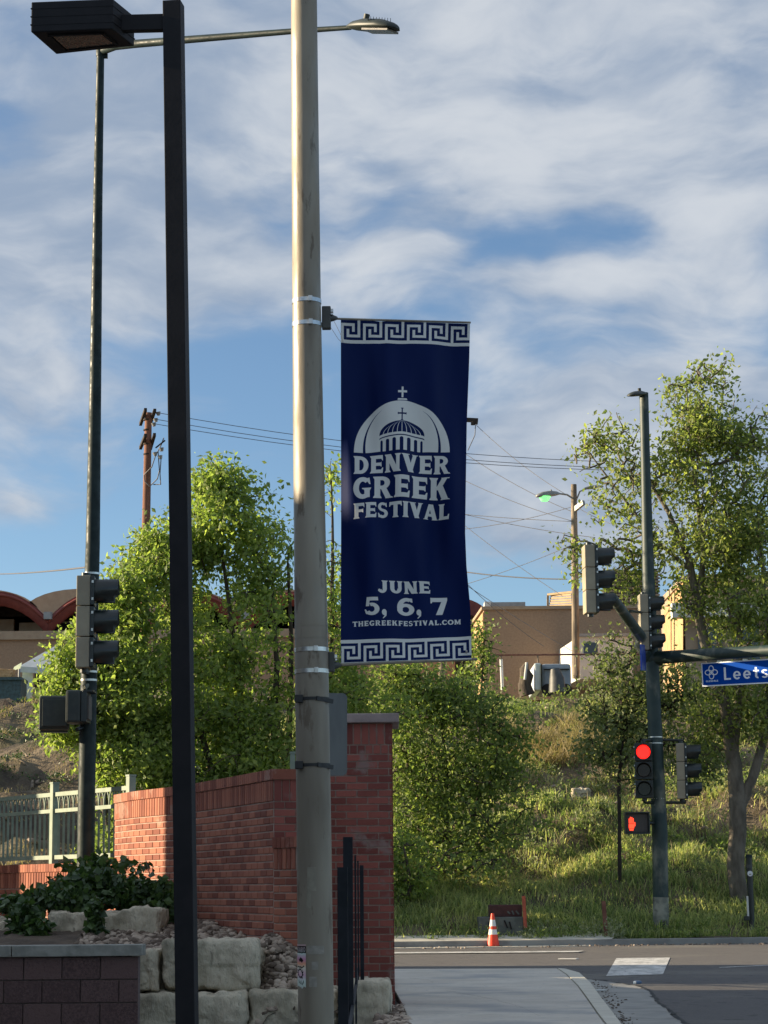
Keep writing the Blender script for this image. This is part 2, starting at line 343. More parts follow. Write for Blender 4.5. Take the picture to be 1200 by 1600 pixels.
# road, kerbs, sidewalk
RZ = -.08
g = MB(); g.add([(-60, -30, RZ), (70, -30, RZ), (70, float(kerb_y(70)), RZ), (-60, float(kerb_y(-60)), RZ)], [(0, 1, 2, 3)]); g.build('road', M['asphalt'], kind='structure')
def kp(x, off): # a point off the kerb line towards the camera
    return (x, float(kerb_y(x)) - off)
g = MB(); g.prism([kp(-60, 0), kp(70, 0), kp(70, -.17), kp(-60, -.17)], RZ - .1, RZ + .12); g.build('far_kerb', M['gutter'], kind='structure', bevel=.012)
g = MB(); g.add([(*kp(-60, -.15), RZ + .122), (*kp(4.4, -.15), RZ + .122), (*kp(4.6, -.85), RZ + .215), (*kp(-60, -.85), RZ + .215), (*kp(-60, -.15), RZ), (*kp(4.4, -.15), RZ)], [(0, 1, 2, 3), (4, 5, 1, 0)]); g.build('kerb_apron', M['kerb'], kind='structure')
g = MB(); g.prism([kp(-60, .5), kp(3.6, .5), kp(4.1, .005), kp(-60, .005)], RZ - .05, RZ + .012); g.build('gutter_pan', M['kerb'], kind='structure')
def pz(px, py, z=0.0): p = PZ(px, py, z); return (p.x, p.y)
curve = [(884, 1514), (905, 1520), (922, 1535), (940, 1560), (958, 1583), (972, 1602), (1010, 1660)]
inner = [(870, 1513), (884, 1522), (902, 1540), (918, 1562), (934, 1585), (947, 1602), (980, 1660)]
edge_o = [pz(*c) for c in curve]; edge_i = [pz(*c) for c in inner]
left = [pz(605, 1512), pz(610, 1535), pz(622, 1556), pz(634, 1580), pz(641, 1602), pz(648, 1640)]
ext = lambda e, y: (e[-1][0] + (e[-1][0] - e[-2][0]) / (e[-1][1] - e[-2][1]) * (y - e[-1][1]) * .55, y)
poly = [ext(edge_i, -12)] + edge_i[::-1] + [(0.0, edge_i[0][1] + .35)] + left[1:] + [(left[-1][0] - .4, -12)]
sw = thing('sidewalk', 'grey concrete sidewalk at the corner', 'sidewalk', (1, 20, 0)); del sw['category']; sw['kind'] = 'structure'; del sw['label']
joints = [29.5, 25.0, 22.7, 21.35, 19.4, 17.6, 16, 14.4, 12.8, 11.2, 9.6, 8, 5, -12]
def clip_y(poly, ya, yb):
    def cl(pl, f, y):
        o = []
        for i in range(len(pl)):
            p, q = pl[i], pl[(i + 1) % len(pl)]
            if f(p[1]): o.append(p)
            if f(p[1]) != f(q[1]):
                k = (y - p[1]) / (q[1] - p[1]); o.append((p[0] + k * (q[0] - p[0]), y))
        return o
    return cl(cl(poly, lambda v: v >= ya, ya), lambda v: v <= yb, yb)
for i in range(len(joints) - 1):
    pl = clip_y(poly, joints[i + 1] + .035, joints[i] - (0 if i else -2))
    if len(pl) > 2: MB().prism(pl, -.12, 0).build('slab', M['concrete'], sw, bevel=.008)
MB().prism([(x, y) for x, y in poly], -.2, -.02).build('joint_bed', M['soil'], sw)
ck = MB(); pk = [ext(edge_i, -12)] + edge_i[::-1]; po = edge_o + [ext(edge_o, -12)]
ck.prism([(x + .012, y) for x, y in pk] + po, -.2, .004); ck.build('corner_kerb', M['kerb'], kind='structure')
gut = [(915, 1530), (950, 1534), (995, 1541), (1012, 1547), (1022, 1560), (1045, 1580), (1075, 1603), (1130, 1650)]
ge = [PZ(*c, RZ) for c in gut]; gi = [PZ(c[0] - 6, c[1] + 2, RZ) for c in curve[2:]]
gp = [(p.x, p.y) for p in ge]; gl = [(p.x, p.y) for p in gi][::-1]
g = MB(); g.prism(gp + [ext(gp, -12), ext(gl[::-1], -12)] + gl, RZ - .06, RZ + .006); g.build('gutter', M['gutter'], kind='structure')
# dark joint between gutter and asphalt
j = MB()
for i in range(len(gp) - 1):
    for k in range(6):
        a_, b_ = Vector((*gp[i], RZ)).lerp(Vector((*gp[i + 1], RZ)), k / 6), Vector((*gp[i], RZ)).lerp(Vector((*gp[i + 1], RZ)), (k + 1) / 6)
        a_ += Vector((rng.normal(0, .012), rng.normal(0, .04), .009)); b_ += Vector((rng.normal(0, .012), rng.normal(0, .04), .009))
        wd = rng.uniform(.012, .03); j.add([a_ - Vector((wd, 0, 0)), a_ + Vector((wd, 0, 0)), b_ + Vector((wd, 0, 0)), b_ - Vector((wd, 0, 0))], [(0, 1, 2, 3)])
j.build('tar_joint', M['rubber'], kind='structure')
def marking(pxs, lift=.005, name='crosswalk_bar'):
    v = [PZ(*c, RZ + lift) for c in pxs]; return MB().add(v, [tuple(range(len(v)))]).build(name, M['paint_white'], kind='structure')
marking([(947, 1525), (1036, 1522), (1047, 1496), (963, 1497)])
marking([(560, 1490.2), (903, 1487.6), (912, 1485.4), (560, 1488)], .016, name='edge_line')
marking([(1124, 1512), (1200, 1508.5), (1200, 1507.8), (1124, 1511.2)], name='lane_line')

# ------------------------------------------------------------------ brick walls
def unit_brick(name, L, H, D, m):
    # front-rounded brick: 12 verts
    b = .006
    v = [(-L/2, 0, -H/2), (L/2, 0, -H/2), (L/2, 0, H/2), (-L/2, 0, H/2), (-L/2 + b, -D, -H/2 + b), (L/2 - b, -D, -H/2 + b), (L/2 - b, -D, H/2 - b), (-L/2 + b, -D, H/2 - b)]
    me = bpy.data.meshes.new(name); me.from_pydata(v, [], [(4, 5, 6, 7), (0, 1, 5, 4), (1, 2, 6, 5), (2, 3, 7, 6), (3, 0, 4, 7)]); me.materials.append(m); return me
class Path:
    def __init__(s, pts):
        s.p = [Vector((x, y, 0)) for x, y in pts]; s.c = [0]
        for i in range(len(s.p) - 1): s.c.append(s.c[-1] + (s.p[i + 1] - s.p[i]).length)
        s.L = s.c[-1]
    def at(s, d):
        d = min(max(d, 0), s.L - 1e-6)
        for i in range(len(s.p) - 1):
            if d <= s.c[i + 1]:
                k = (d - s.c[i]) / (s.c[i + 1] - s.c[i]); tg = (s.p[i + 1] - s.p[i]).normalized(); return s.p[i].lerp(s.p[i + 1], k), tg
def smooth_path(pts, n=24):
    out = []; q = [Vector((x, y, 0)) for x, y in pts]; q = [q[0] * 2 - q[1]] + q + [q[-1] * 2 - q[-2]]
    for i in range(1, len(q) - 2):
        for k in range(n):
            u = k / n; p = .5 * ((2 * q[i]) + (-q[i-1] + q[i+1]) * u + (2*q[i-1] - 5*q[i] + 4*q[i+1] - q[i+2]) * u*u + (-q[i-1] + 3*q[i] - 3*q[i+1] + q[i+2]) * u**3)
            out.append((p.x, p.y))
    out.append((q[-2].x, q[-2].y)); return out
def brick_wall(root, path, z0, z1, m, core_m, layout, thick=.3, budget=300, proud=.007):
    """layout from the top: list of ('row', height, unit_len) or 'stretch' for the rest. The visible side lies to the right of the path's direction."""
    P_ = Path(path) if not isinstance(path, Path) else path
    # core
    c = MB(); N = max(2, int(P_.L / .12)); fr = []; bk = []
    for i in range(N + 1):
        p, tg = P_.at(P_.L * i / N); nr = Vector((tg.y, -tg.x, 0)); fr.append(p); bk.append(p - nr * thick)
    n = len(fr); vs = [(p.x, p.y, z0) for p in fr] + [(p.x, p.y, z1) for p in fr] + [(p.x, p.y, z0) for p in bk] + [(p.x, p.y, z1) for p in bk]
    fs = []
    for i in range(n - 1):
        fs += [(i, i+1, n+i+1, n+i), (2*n+i, 3*n+i, 3*n+i+1, 2*n+i+1), (n+i, n+i+1, 3*n+i+1, 3*n+i)]
    fs += [(0, n, 3*n, 2*n), (n-1, 3*n-1, 4*n-1, 2*n-1)]
    c.add(vs, fs); c.build('core', core_m, root)
    items = []; z = z1
    k = 0; lay = list(layout)
    while z > z0 + .03:
        typ = lay.pop(0) if lay else (.0677, .203)
        h, L = typ[:2]; pr = typ[2] if len(typ) > 2 else 0
        off = (k % 2) * L / 2 if L > .12 else 0
        d = -off + .004
        while d < P_.L - .02:
            a_, b_ = max(d, 0), min(d + L, P_.L)
            if b_ - a_ > .03:
                p, tg = P_.at((a_ + b_) / 2); items.append((p, tg, z - h / 2, b_ - a_ - .010, h - .010, pr))
            d += L
        z -= h; k += 1
    cache = {}
    def me_for(L, H):
        key = (round(L, 2), round(H, 3))
        if key not in cache: cache[key] = unit_brick('brick', L, H, proud, m)
        return cache[key]
    off = WORLD[root.name]
    def vis(it):
        q = it[0]; v = ROT.transposed() @ (Vector((q.x, q.y, it[2])) - Vector((0, 0, CAMZ))); px = 600 + F * v.x / -v.z; py = 800 - F * v.y / -v.z
        return (-20 < px < 1220 and -20 < py < 1620)
    items.sort(key=lambda it: (not vis(it), it[0].y))
    for it in items[:budget]:
        p, tg, zc, L, H, pr = it; nr = Vector((tg.y, -tg.x, 0))
        o = bpy.data.objects.new('brick', me_for(L, H)); COL.objects.link(o); o.parent = root
        q = Vector((p.x, p.y, zc)) + nr * (pr + rng.uniform(-.0012, .0012)) - off
        rm = Matrix((( tg.x, -nr.x, 0), (tg.y, -nr.y, 0), (0, 0, 1))).to_4x4()
        o.matrix_local = Matrix.Translation(q) @ rm
        me = me_for(L, H); bx = max(v.co.x for v in me.vertices) * 2; o.scale = (L / bx, 1, 1)
    rest = MB()
    for it in items[budget:]:
        p, tg, zc, L, H, pr = it; nr = Vector((tg.y, -tg.x, 0)); c_ = Vector((p.x, p.y, zc)) + nr * pr; b = .006
        vs = [c_ + tg * a_ + nr * (n_) + Vector((0, 0, h_)) for n_, e in ((0, 0), (proud, b)) for a_, h_ in ((-L/2+e, -H/2+e), (L/2-e, -H/2+e), (L/2-e, H/2-e), (-L/2+e, H/2-e))]
        rest.add(vs, [(4, 5, 6, 7), (0, 1, 5, 4), (1, 2, 6, 5), (2, 3, 7, 6), (3, 0, 4, 7)])
    if rest.v: rest.build('brickwork', m, root, kind='stuff')

# curved tall wall
w1 = thing('curved_brick_wall', 'tall curved red brick wall with soldier course top, sunlit at its fence end', 'wall', (-2, 23, .3))
path1 = smooth_path([(-3.12, 25.7), (-2.76, 24.75), (-2.19, 23.6), (-1.60, 22.05), (-1.03, 20.4)])
brick_wall(w1, path1, .3, 2.06, M['brick'], M['mortar'], [(.20, .075, .004)])
capw = MB(); P1 = Path(path1); d_ = 0; i_ = 0
while d_ < P1.L:       # rowlock capping bricks lying across the wall
    p, tg = P1.at(d_ + .037); nr = Vector((tg.y, -tg.x, 0)); m3 = Matrix(((tg.x, nr.x, 0), (tg.y, nr.y, 0), (0, 0, 1)))
    MB().box(p - nr * .145 + Vector((0, 0, 2.107)), (.066, .33, .095), m=m3).build('cap_brick', M['brick'], w1); d_ += .0745
# end face bricks
p, tg = P1.at(P1.L); nr = Vector((tg.y, -tg.x, 0))
endp = [(p.x, p.y), (p.x - nr.x * .3, p.y - nr.y * .3)]
we = [Vector((x, y, 0)) for x, y in endp]; eb = MB(); zz = 2.06; k = 0
tge = (we[1] - we[0]).normalized()
while zz > 1.5:
    h = .2 if k == 0 else .0677; L = .075 if k == 0 else .203; dd = -(k % 2) * .1
    while dd < .29:
        a_, b_ = max(dd, 0), min(dd + L, .3)
        if b_ - a_ > .03:
            c_ = we[0] + tge * (a_ + b_) / 2 + tg * .004
            m3 = Matrix(((tge.x, tg.x, 0), (tge.y, tg.y, 0), (0, 0, 1)))
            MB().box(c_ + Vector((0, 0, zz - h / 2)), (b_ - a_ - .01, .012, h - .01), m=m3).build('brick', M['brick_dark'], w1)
        dd += L
    zz -= h; k += 1
# low wall under the fence, left
w2 = thing('low_brick_wall', 'low sunlit red brick wall with rowlock cap carrying the green fence', 'wall', (-4.5, 27.5, .3))
path2 = [(-8.2, 33.4), (-4.92, 28.4), (-3.05, 25.62)]
brick_wall(w2, path2, .3, 1.30, M['brick'], M['mortar'], [(.20, .075, .003)], budget=260)
P2 = Path(path2); d_ = 2.5
while d_ < P2.L:
    p, tg = P2.at(d_ + .037); nr = Vector((tg.y, -tg.x, 0)); m3 = Matrix(((tg.x, nr.x, 0), (tg.y, nr.y, 0), (0, 0, 1)))
    MB().box(p - nr * .145 + Vector((0, 0, 1.347)), (.066, .33, .095), m=m3).build('cap_brick', M['brick'], w2); d_ += .0745
# short low wall by the steel pole
w3 = thing('gate_side_brick_wall', 'short low brick wall running from the tall curved wall to the pillar', 'wall', (-.9, 20.3, .2))
path3 = [(-1.03, 20.392), (-.80, 20.06), (-.76, 20.2), (-.755, 20.98)]
brick_wall(w3, path3[:2], .2, 1.44, M['brick'], M['mortar'], [(.20, .075, .003)], thick=.25)
P3 = Path(path3[:2]); d_ = 0
while d_ < P3.L - .03:
    p, tg = P3.at(d_ + .037); nr = Vector((tg.y, -tg.x, 0)); m3 = Matrix(((tg.x, nr.x, 0), (tg.y, nr.y, 0), (0, 0, 1)))
    MB().box(p - nr * .12 + Vector((0, 0, 1.487)), (.066, .28, .095), m=m3).build('cap_brick', M['brick'], w3); d_ += .0745

# pillar
PX0, PX1, PY = -.76, .055, 21.3
pil = thing('brick_pillar', 'square dark red brick pillar with pale stone cap behind the steel pole', 'pillar', (-.35, PY + .4, 0))
ztop = P(600, 1130, PY).z
MB().box(((PX0 + PX1) / 2, PY + .403, ztop / 2 - .1), (PX1 - PX0 - .012, .80, ztop + .2)).build('core', M['mortar'], pil)
def face(p0, p1, z1, z0, budget):
    items = []; Pp = Path([p0, p1]); z = z1; k = 0
    p0v = Pp.p[0]
    lay = [(.205, .0745), (.09, .0745)]
    while z > z0:
        h, L = lay.pop(0) if lay else (.0677, .203)
        d = -(k % 2) * L / 2 - (.03 if L > .1 else 0)
        while d < Pp.L - .01:
            a_, b_ = max(d, 0), min(d + L, Pp.L)
            if b_ - a_ > .025:
                q, tg = Pp.at((a_ + b_) / 2); nr = Vector((tg.y, -tg.x, 0)); m3 = Matrix(((tg.x, nr.x, 0), (tg.y, nr.y, 0), (0, 0, 1)))
                items.append((q + nr * .001 + Vector((0, 0, z - h / 2)), (b_ - a_ - .012, .010, h - .012), m3))
            d += L
        z -= h; k += 1
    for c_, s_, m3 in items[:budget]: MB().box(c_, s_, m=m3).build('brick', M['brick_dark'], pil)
    r_ = MB()
    for c_, s_, m3 in items[budget:]: r_.box(c_, s_, m=m3)
    if r_.v: r_.build('brickwork', M['brick_dark'], pil, kind='stuff')
face((PX0, PY), (PX1, PY), ztop, 0, 250)
face((PX1, PY), (PX1, PY + .8), ztop, 0, 0)
face((PX0, PY + .8), (PX0, PY), ztop, 0, 0)
MB().box(((PX0 + PX1) / 2, PY + .4, ztop + .047), (PX1 - PX0 + .14, .94, .088)).build('stone_cap', M['cap_stone'], pil, bevel=.01)

# green gate post between wall and steel pole
q = P(457.5, 1310, 20.75)
gp_ = thing('gate_post', 'thin green steel post between the curved brick wall and steel pole', 'post', q)
MB().box(q + Vector((0, 0, .38)), (.045, .045, .80)).build('shaft', M['fence_green'], gp_)
MB().box(q + Vector((0, 0, .79)), (.055, .055, .02)).build('cap', M['fence_green'], gp_)

# block wall bottom left
BY = 19.0
bw = thing('block_wall', 'dark split-face block wall with grey stone coping in the shade', 'wall', (-3.5, BY, -.2))
xr = P(217, 1500, BY).x; zt = P(217, 1476, BY).z
MB().box(((xr - 8) / 2 - .004, BY + .11, (zt - 1.0) / 2 - .05), (xr + 8 - .012, .19, zt + .9)).build('core', M['block_mortar'], bw)
bh, bl = .190, .322; k = 0; zz = zt - .095
while zz > -.5:
    d_ = xr - (0 if k % 2 else bl / 2); first = True; x1 = xr
    xs = xr
    while xs > -7.8:
        x0 = (xr - .165 if (first and k % 2) else (xs - bl)) if True else 0
        xs_, xe = x0, xs
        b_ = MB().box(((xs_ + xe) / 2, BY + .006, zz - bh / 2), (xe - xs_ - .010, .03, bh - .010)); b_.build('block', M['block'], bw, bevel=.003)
        xs = x0; first = False
    zz -= bh; k += 1
xs = xr + .035
while xs > -7.8:
    MB().box((xs - .55, BY + .10, zt - .045), (1.092, .30, .092)).build('coping_stone', M['block_cap'], bw, bevel=.006); xs -= 1.1

# ------------------------------------------------------------------ limestone boulders
def stone_mesh(name, c, size, seed, rough=.05, rz=0.0, label=None, topround=.15):
    bm = bmesh.new(); bmesh.ops.create_cube(bm, size=1.0); bmesh.ops.subdivide_edges(bm, edges=bm.edges, cuts=26, use_grid_fill=True)
    r_ = random.Random(seed); ofs = Vector((r_.uniform(0, 50), r_.uniform(0, 50), 0)); rm = Matrix.Rotation(rz, 3, 'Z')
    for v in bm.verts:
        p = v.co.copy() * 2; q = Vector([math.copysign(abs(t) ** 1.0, t) for t in p]); n8 = (abs(q.x) ** 14 + abs(q.y) ** 14 + abs(q.z) ** 14) ** (1 / 14)
        s_ = q / n8 if n8 > 0 else q
        w_ = Vector((s_.x * size[0] / 2, s_.y * size[1] / 2, s_.z * size[2] / 2))
        nn = noise.fractal(w_ * 3.2 + ofs, 1.0, 2.0, 5); n2 = noise.noise(Vector((w_.x * 9, w_.y * 9, w_.z * 2.2)) + ofs); n3 = noise.noise(w_ * 1.6 + ofs * 2)
        w_ += s_.normalized() * (nn * rough * .7 + n2 * rough * .75 + n3 * rough * 1.0 + noise.fractal(w_ * 14 + ofs, 1.0, 2.0, 3) * rough * .25 + .016 * (noise.cell(w_ * 4.5 + Vector((noise.noise(w_ * 5), noise.noise(w_ * 5 + ofs), 0)) * .5 + ofs) - .5))
        v.co = rm @ w_
    me = bpy.data.meshes.new(name); bm.to_mesh(me); bm.free()
    for p in me.polygons: p.use_smooth = True
    o = link(name, me, M['limestone']); o.location = c; return o
def boulder(x0, x1, y0, y1, Y, depth, seed, label, rz=0.0, rough=.045):
    a_, b_ = P(x0, y0, Y), P(x1, y1, Y); wd = b_.x - a_.x; ht = a_.z - b_.z
    o = stone_mesh('limestone_block', ((a_.x + b_.x) / 2, Y + depth / 2, (a_.z + b_.z) / 2), (wd * .97, depth, ht * .97), seed, rough, rz)
    tag(o, label, 'stone', 'rough limestone blocks of the terrace'); return o
boulder(206, 251, 1483, 1552, 19.75, .5, 1, 'narrow limestone block with a crack beside it, just behind the block wall end')
boulder(250, 398, 1470, 1548, 19.75, .62, 2, 'large limestone block below the gravel slope, upper row behind the black post', rz=.07)
boulder(384, 420, 1478, 1538, 20.15, .4, 21, 'slanted side stone touching the right end of the large upper limestone block', rz=.6, rough=.03)
boulder(205, 388, 1553, 1640, 19.6, .6, 3, 'wide bottom limestone block beneath the upper blocks and the black post')
boulder(386, 530, 1545, 1640, 19.6, .6, 4, 'bottom limestone block directly behind the steel pole')
boulder(532, 613, 1529, 1640, 19.4, .7, 5, 'smooth rounded limestone block in front of the brick pillar base', rough=.02)
boulder(-30, 26, 1432, 1500, 22.0, .5, 6, 'pale limestone block at the far left end of the ivy row')
boulder(70, 152, 1424, 1500, 21.9, .5, 7, 'limestone block in the ivy row, half covered by hanging ivy leaves')
boulder(146, 253, 1420, 1500, 21.6, .6, 8, 'big pale limestone block right of the hanging ivy, under the vine', rz=-.12)

# near terrain on the left (gravel bed)
def yard(X, Y):
    k = np.clip((X + 1.25) / .25, 0, 1); k = k * k * (3 - 2 * k)
    t1 = np.clip((Y - 19.7) / 2.5, 0, 1)
    left_ = np.where(Y < 20.25, -.3, .42 + .30 * t1); right_ = np.interp(Y, [19.6, 19.75, 20.1, 20.4, 22], [.02, .12, .52, .66, .75])
    z = left_ * (1 - k) + right_ * k
    z = np.where(X > -.70, np.minimum(z, .1), z)
    return np.where(Y < 19.6, -.3 + 0 * X, z)
grid('planting_bed', -9, .02, 120, 19.6, 27, 100, yard, M['soil'], jit=.008)
grid('side_verge', -30, .12, 40, -30, 19.62, 40, lambda X, Y: -.14 + 0 * X, M['soil'])
g = MB(); g.prism([(-30, 34), (-8.0, 33.4), (-4.80, 28.5), (-2.9, 25.7), (-1.95, 23.6), (-.8, 20.5), (-.76, 22.0), (-1.3, 24.0), (-2.2, 27), (-4.6, 30.5), (-8, 34.6), (-30, 35.2)], -.2, 1.22)
g.build('terrace', M['soil'], kind='structure')

def ico():
    bm = bmesh.new(); bmesh.ops.create_icosphere(bm, subdivisions=1, radius=1); v = np.array([list(x.co) for x in bm.verts]); f = np.array([[x.index for x in q.verts] for q in bm.faces]); bm.free(); return v, f
IV, IF = ico()
def rocks(name, pts, smin, smax, m, label_kind='stuff', parent=None):
    n = len(pts); V = []; 
    s_ = rng.uniform(smin, smax, (n, 1, 1)) * rng.uniform(.55, 1.25, (n, 1, 3)) * np.array([1.15, 1, .62])
    ang = rng.uniform(0, 6.28, n); tl = rng.normal(0, .45, n)
    v = IV[None] * (1 + rng.normal(0, .10, (n, len(IV), 1))) * s_
    ca, sa = np.cos(tl)[:, None], np.sin(tl)[:, None]; y = v[..., 1] * ca - v[..., 2] * sa; z_ = v[..., 1] * sa + v[..., 2] * ca; v = np.stack([v[..., 0], y, z_], -1)
    ca, sa = np.cos(ang)[:, None], np.sin(ang)[:, None]; x = v[..., 0] * ca - v[..., 1] * sa; y = v[..., 0] * sa + v[..., 1] * ca; v = np.stack([x, y, v[..., 2]], -1)
    v = v + np.asarray(pts)[:, None, :]
    f = (IF[None] + (np.arange(n) * len(IV))[:, None, None]).reshape(-1, 3)
    return np_mesh(name, v.reshape(-1, 3), f, m, parent=parent, kind=label_kind, smooth=True)
X = rng.uniform(-2.9, -.72, 7500); Y = np.where(rng.uniform(0,1,7500)<.5, rng.uniform(19.62, 20.6, 7500), rng.uniform(19.7, 23.8, 7500)); Z = yard(X, Y)
lim = np.interp(Y, [20.05, 20.4, 22.05, 23.6, 24.75], [-.76, -1.05, -1.62, -2.21, -2.78]); ok = (X < lim) & ~((X < -1.22) & (Y < 20.3))
rocks('gravel', np.stack([X, Y, Z + .02], 1)[ok], .025, .060, M['river_rock'])
X = rng.uniform(-.1, .42, 900); Y = rng.uniform(15, 21.2, 900); lx = np.interp(Y, [15, left[5][1], left[4][1], left[3][1], left[2][1], left[1][1], 25], [.25, left[5][0], left[4][0], left[3][0], left[2][0], left[1][0], left[1][0]])
ok = X < lx
rocks('verge_gravel', np.stack([X, Y, -.02 + 0 * X], 1)[ok], .025, .06, M['river_rock'])

# ------------------------------------------------------------------ green fence on the low wall
fn = thing('green_fence', 'pale green steel fence with pointed arches between its top rails', 'fence', (-4, 27, 1.4))
def fpt(d, z, inset=.13):
    p, tg = P2.at(d); nr = Vector((tg.y, -tg.x, 0)); q = p - nr * inset; return Vector((q.x, q.y, z))
def d_at_px(px):
    best = min((abs((lambda q: 600 + F * q.x / q.y)(P2.at(i * P2.L / 800)[0]) - px), i * P2.L / 800) for i in range(801)); return best[1]
dA, dB = d_at_px(193), d_at_px(70); dB = min(dB, dA - .6); span = dA - dB
posts = [dA, dB, dB - span, dB - 2 * span]
for dd in posts:
    c_ = fpt(dd, 1.4); p, tg = P2.at(dd); MB().box(c_ + Vector((0, 0, .48)), (.085, .085, .97), rz=math.atan2(tg.y, tg.x)).build('post', M['fence_green'], fn, bevel=.004)
    MB().box(c_ + Vector((0, 0, .975)), (.095, .095, .02), rz=math.atan2(tg.y, tg.x)).build('post_cap', M['fence_green'], fn)
for i in range(3):
    a_, b_ = posts[i + 1], posts[i]
    for zz, hh in ((2.235, .05), (2.035, .045), (1.475, .05)):
        MB().bar(fpt(a_ + .04, zz), fpt(b_ - .04, zz), .035, hh).build('rail', M['fence_green'], fn)
    n = int(round((b_ - a_ - .04) / .128)); st_ = (b_ - a_) / n
    for k in range(1, n):
        MB().bar(fpt(a_ + st_ * k, 1.49), fpt(a_ + st_ * k, 2.02), .024, .024, up=(1, 0, 0)).build('picket', M['fence_green'], fn)
    for k in range(n):
        mb = MB(); dl, dr, dm = a_ + st_ * k, a_ + st_ * (k + 1), a_ + st_ * (k + .5)
        for s0, s1 in ((dl, dm), (dr, dm)):
            pts = [fpt(s0 + (s1 - s0) * (1 - math.cos(u * math.pi / 2)) , 2.055 + .165 * math.sin(u * math.pi / 2) ** 1.0) for u in (0, .25, .5, .75, 1)]
            mb.tube(pts, .011, 5)
        mb.build('arch', M['fence_green'], fn)

# ------------------------------------------------------------------ black fence seen end-on, beside the steel pole
bf = thing('black_fence', 'black steel fence seen end-on between the steel pole and pillar', 'fence', (-.35, 15, -.1))
def fvert(px0, px1, ytop, Y, ybot=1700, nm='picket', wd=None):
    c0 = (px0 + px1) / 2; a_ = P(c0, ytop, Y); b_ = P(c0 + (ybot - ytop) * .006, ybot, Y); s_ = (px1 - px0) * mpp(a_)
    MB().bar(b_, a_, s_, s_, up=(0, 1, 0)).build(nm, M['black_fence'], bf)
    return a_
fvert(527, 543, 1355, 13.6, nm='post'); p0 = fvert(536, 551, 1308, 16.0, nm='post')
ys = [16.7, 17.4, 18.1, 18.8]; tops = [1322, 1336, 1345, 1352]; xs_ = [(547, 551), (553.5, 556.5), (558, 560.5), (562, 568)]
for Y_, tp, (a_, b_) in zip(ys, tops, xs_): fvert(a_, b_, tp, Y_, ybot=1531 if a_ > 555 else 1600)
MB().bar(P(541, 1640, 13.7), P(560, 1515, 18.8), .02, .04).build('rail', M['black_fence'], bf)

# ------------------------------------------------------------------ printing (flat print, drawn as pixels in memory)
class Canvas:
    def __init__(s, w, h, x0, y0, sc_): s.w, s.h, s.x0, s.y0, s.s = w, h, x0, y0, sc_; s.m = np.zeros((h, w), np.float32)
    def poly(s, pts, val=1.0, ss=3):
        p = (np.array(pts, float) - (s.x0, s.y0)) * s.s; a0 = np.floor(p.min(0)).astype(int) - 1; a1 = np.ceil(p.max(0)).astype(int) + 2
        xa, ya = max(a0[0], 0), max(a0[1], 0); xb, yb = min(a1[0], s.w), min(a1[1], s.h)
        if xb <= xa or yb <= ya: return
        gx = (np.arange(xa * ss, xb * ss) + .5) / ss; gy = (np.arange(ya * ss, yb * ss) + .5) / ss; X, Y = np.meshgrid(gx, gy); ins = np.zeros(X.shape, bool)
        n = len(p)
        for i in range(n):
            (x1, y1), (x2, y2) = p[i], p[(i + 1) % n]
            if y1 == y2: continue
            c = ((y1 > Y) != (y2 > Y)) & (X < (x2 - x1) * (Y - y1) / (y2 - y1) + x1); ins ^= c
        cv = ins.reshape(yb - ya, ss, xb - xa, ss).mean((1, 3)); R_ = s.m[ya:yb, xa:xb]
        s.m[ya:yb, xa:xb] = np.maximum(R_, cv) if val else np.minimum(R_, 1 - cv)
    def rect(s, x0, y0, x1, y1, val=1.0): s.poly([(x0, y0), (x1, y0), (x1, y1), (x0, y1)], val)
def arc(cx, cy, rx, ry, tx, ty, a0, a1, n=20, off=(0, 0)):
    A = [math.radians(a0 + (a1 - a0) * i / n) for i in range(n + 1)]
    return [(cx + rx * math.cos(a), cy - ry * math.sin(a)) for a in A] + [(cx + off[0] + (rx - tx) * math.cos(a), cy + off[1] - (ry - ty) * math.sin(a)) for a in A[::-1]]
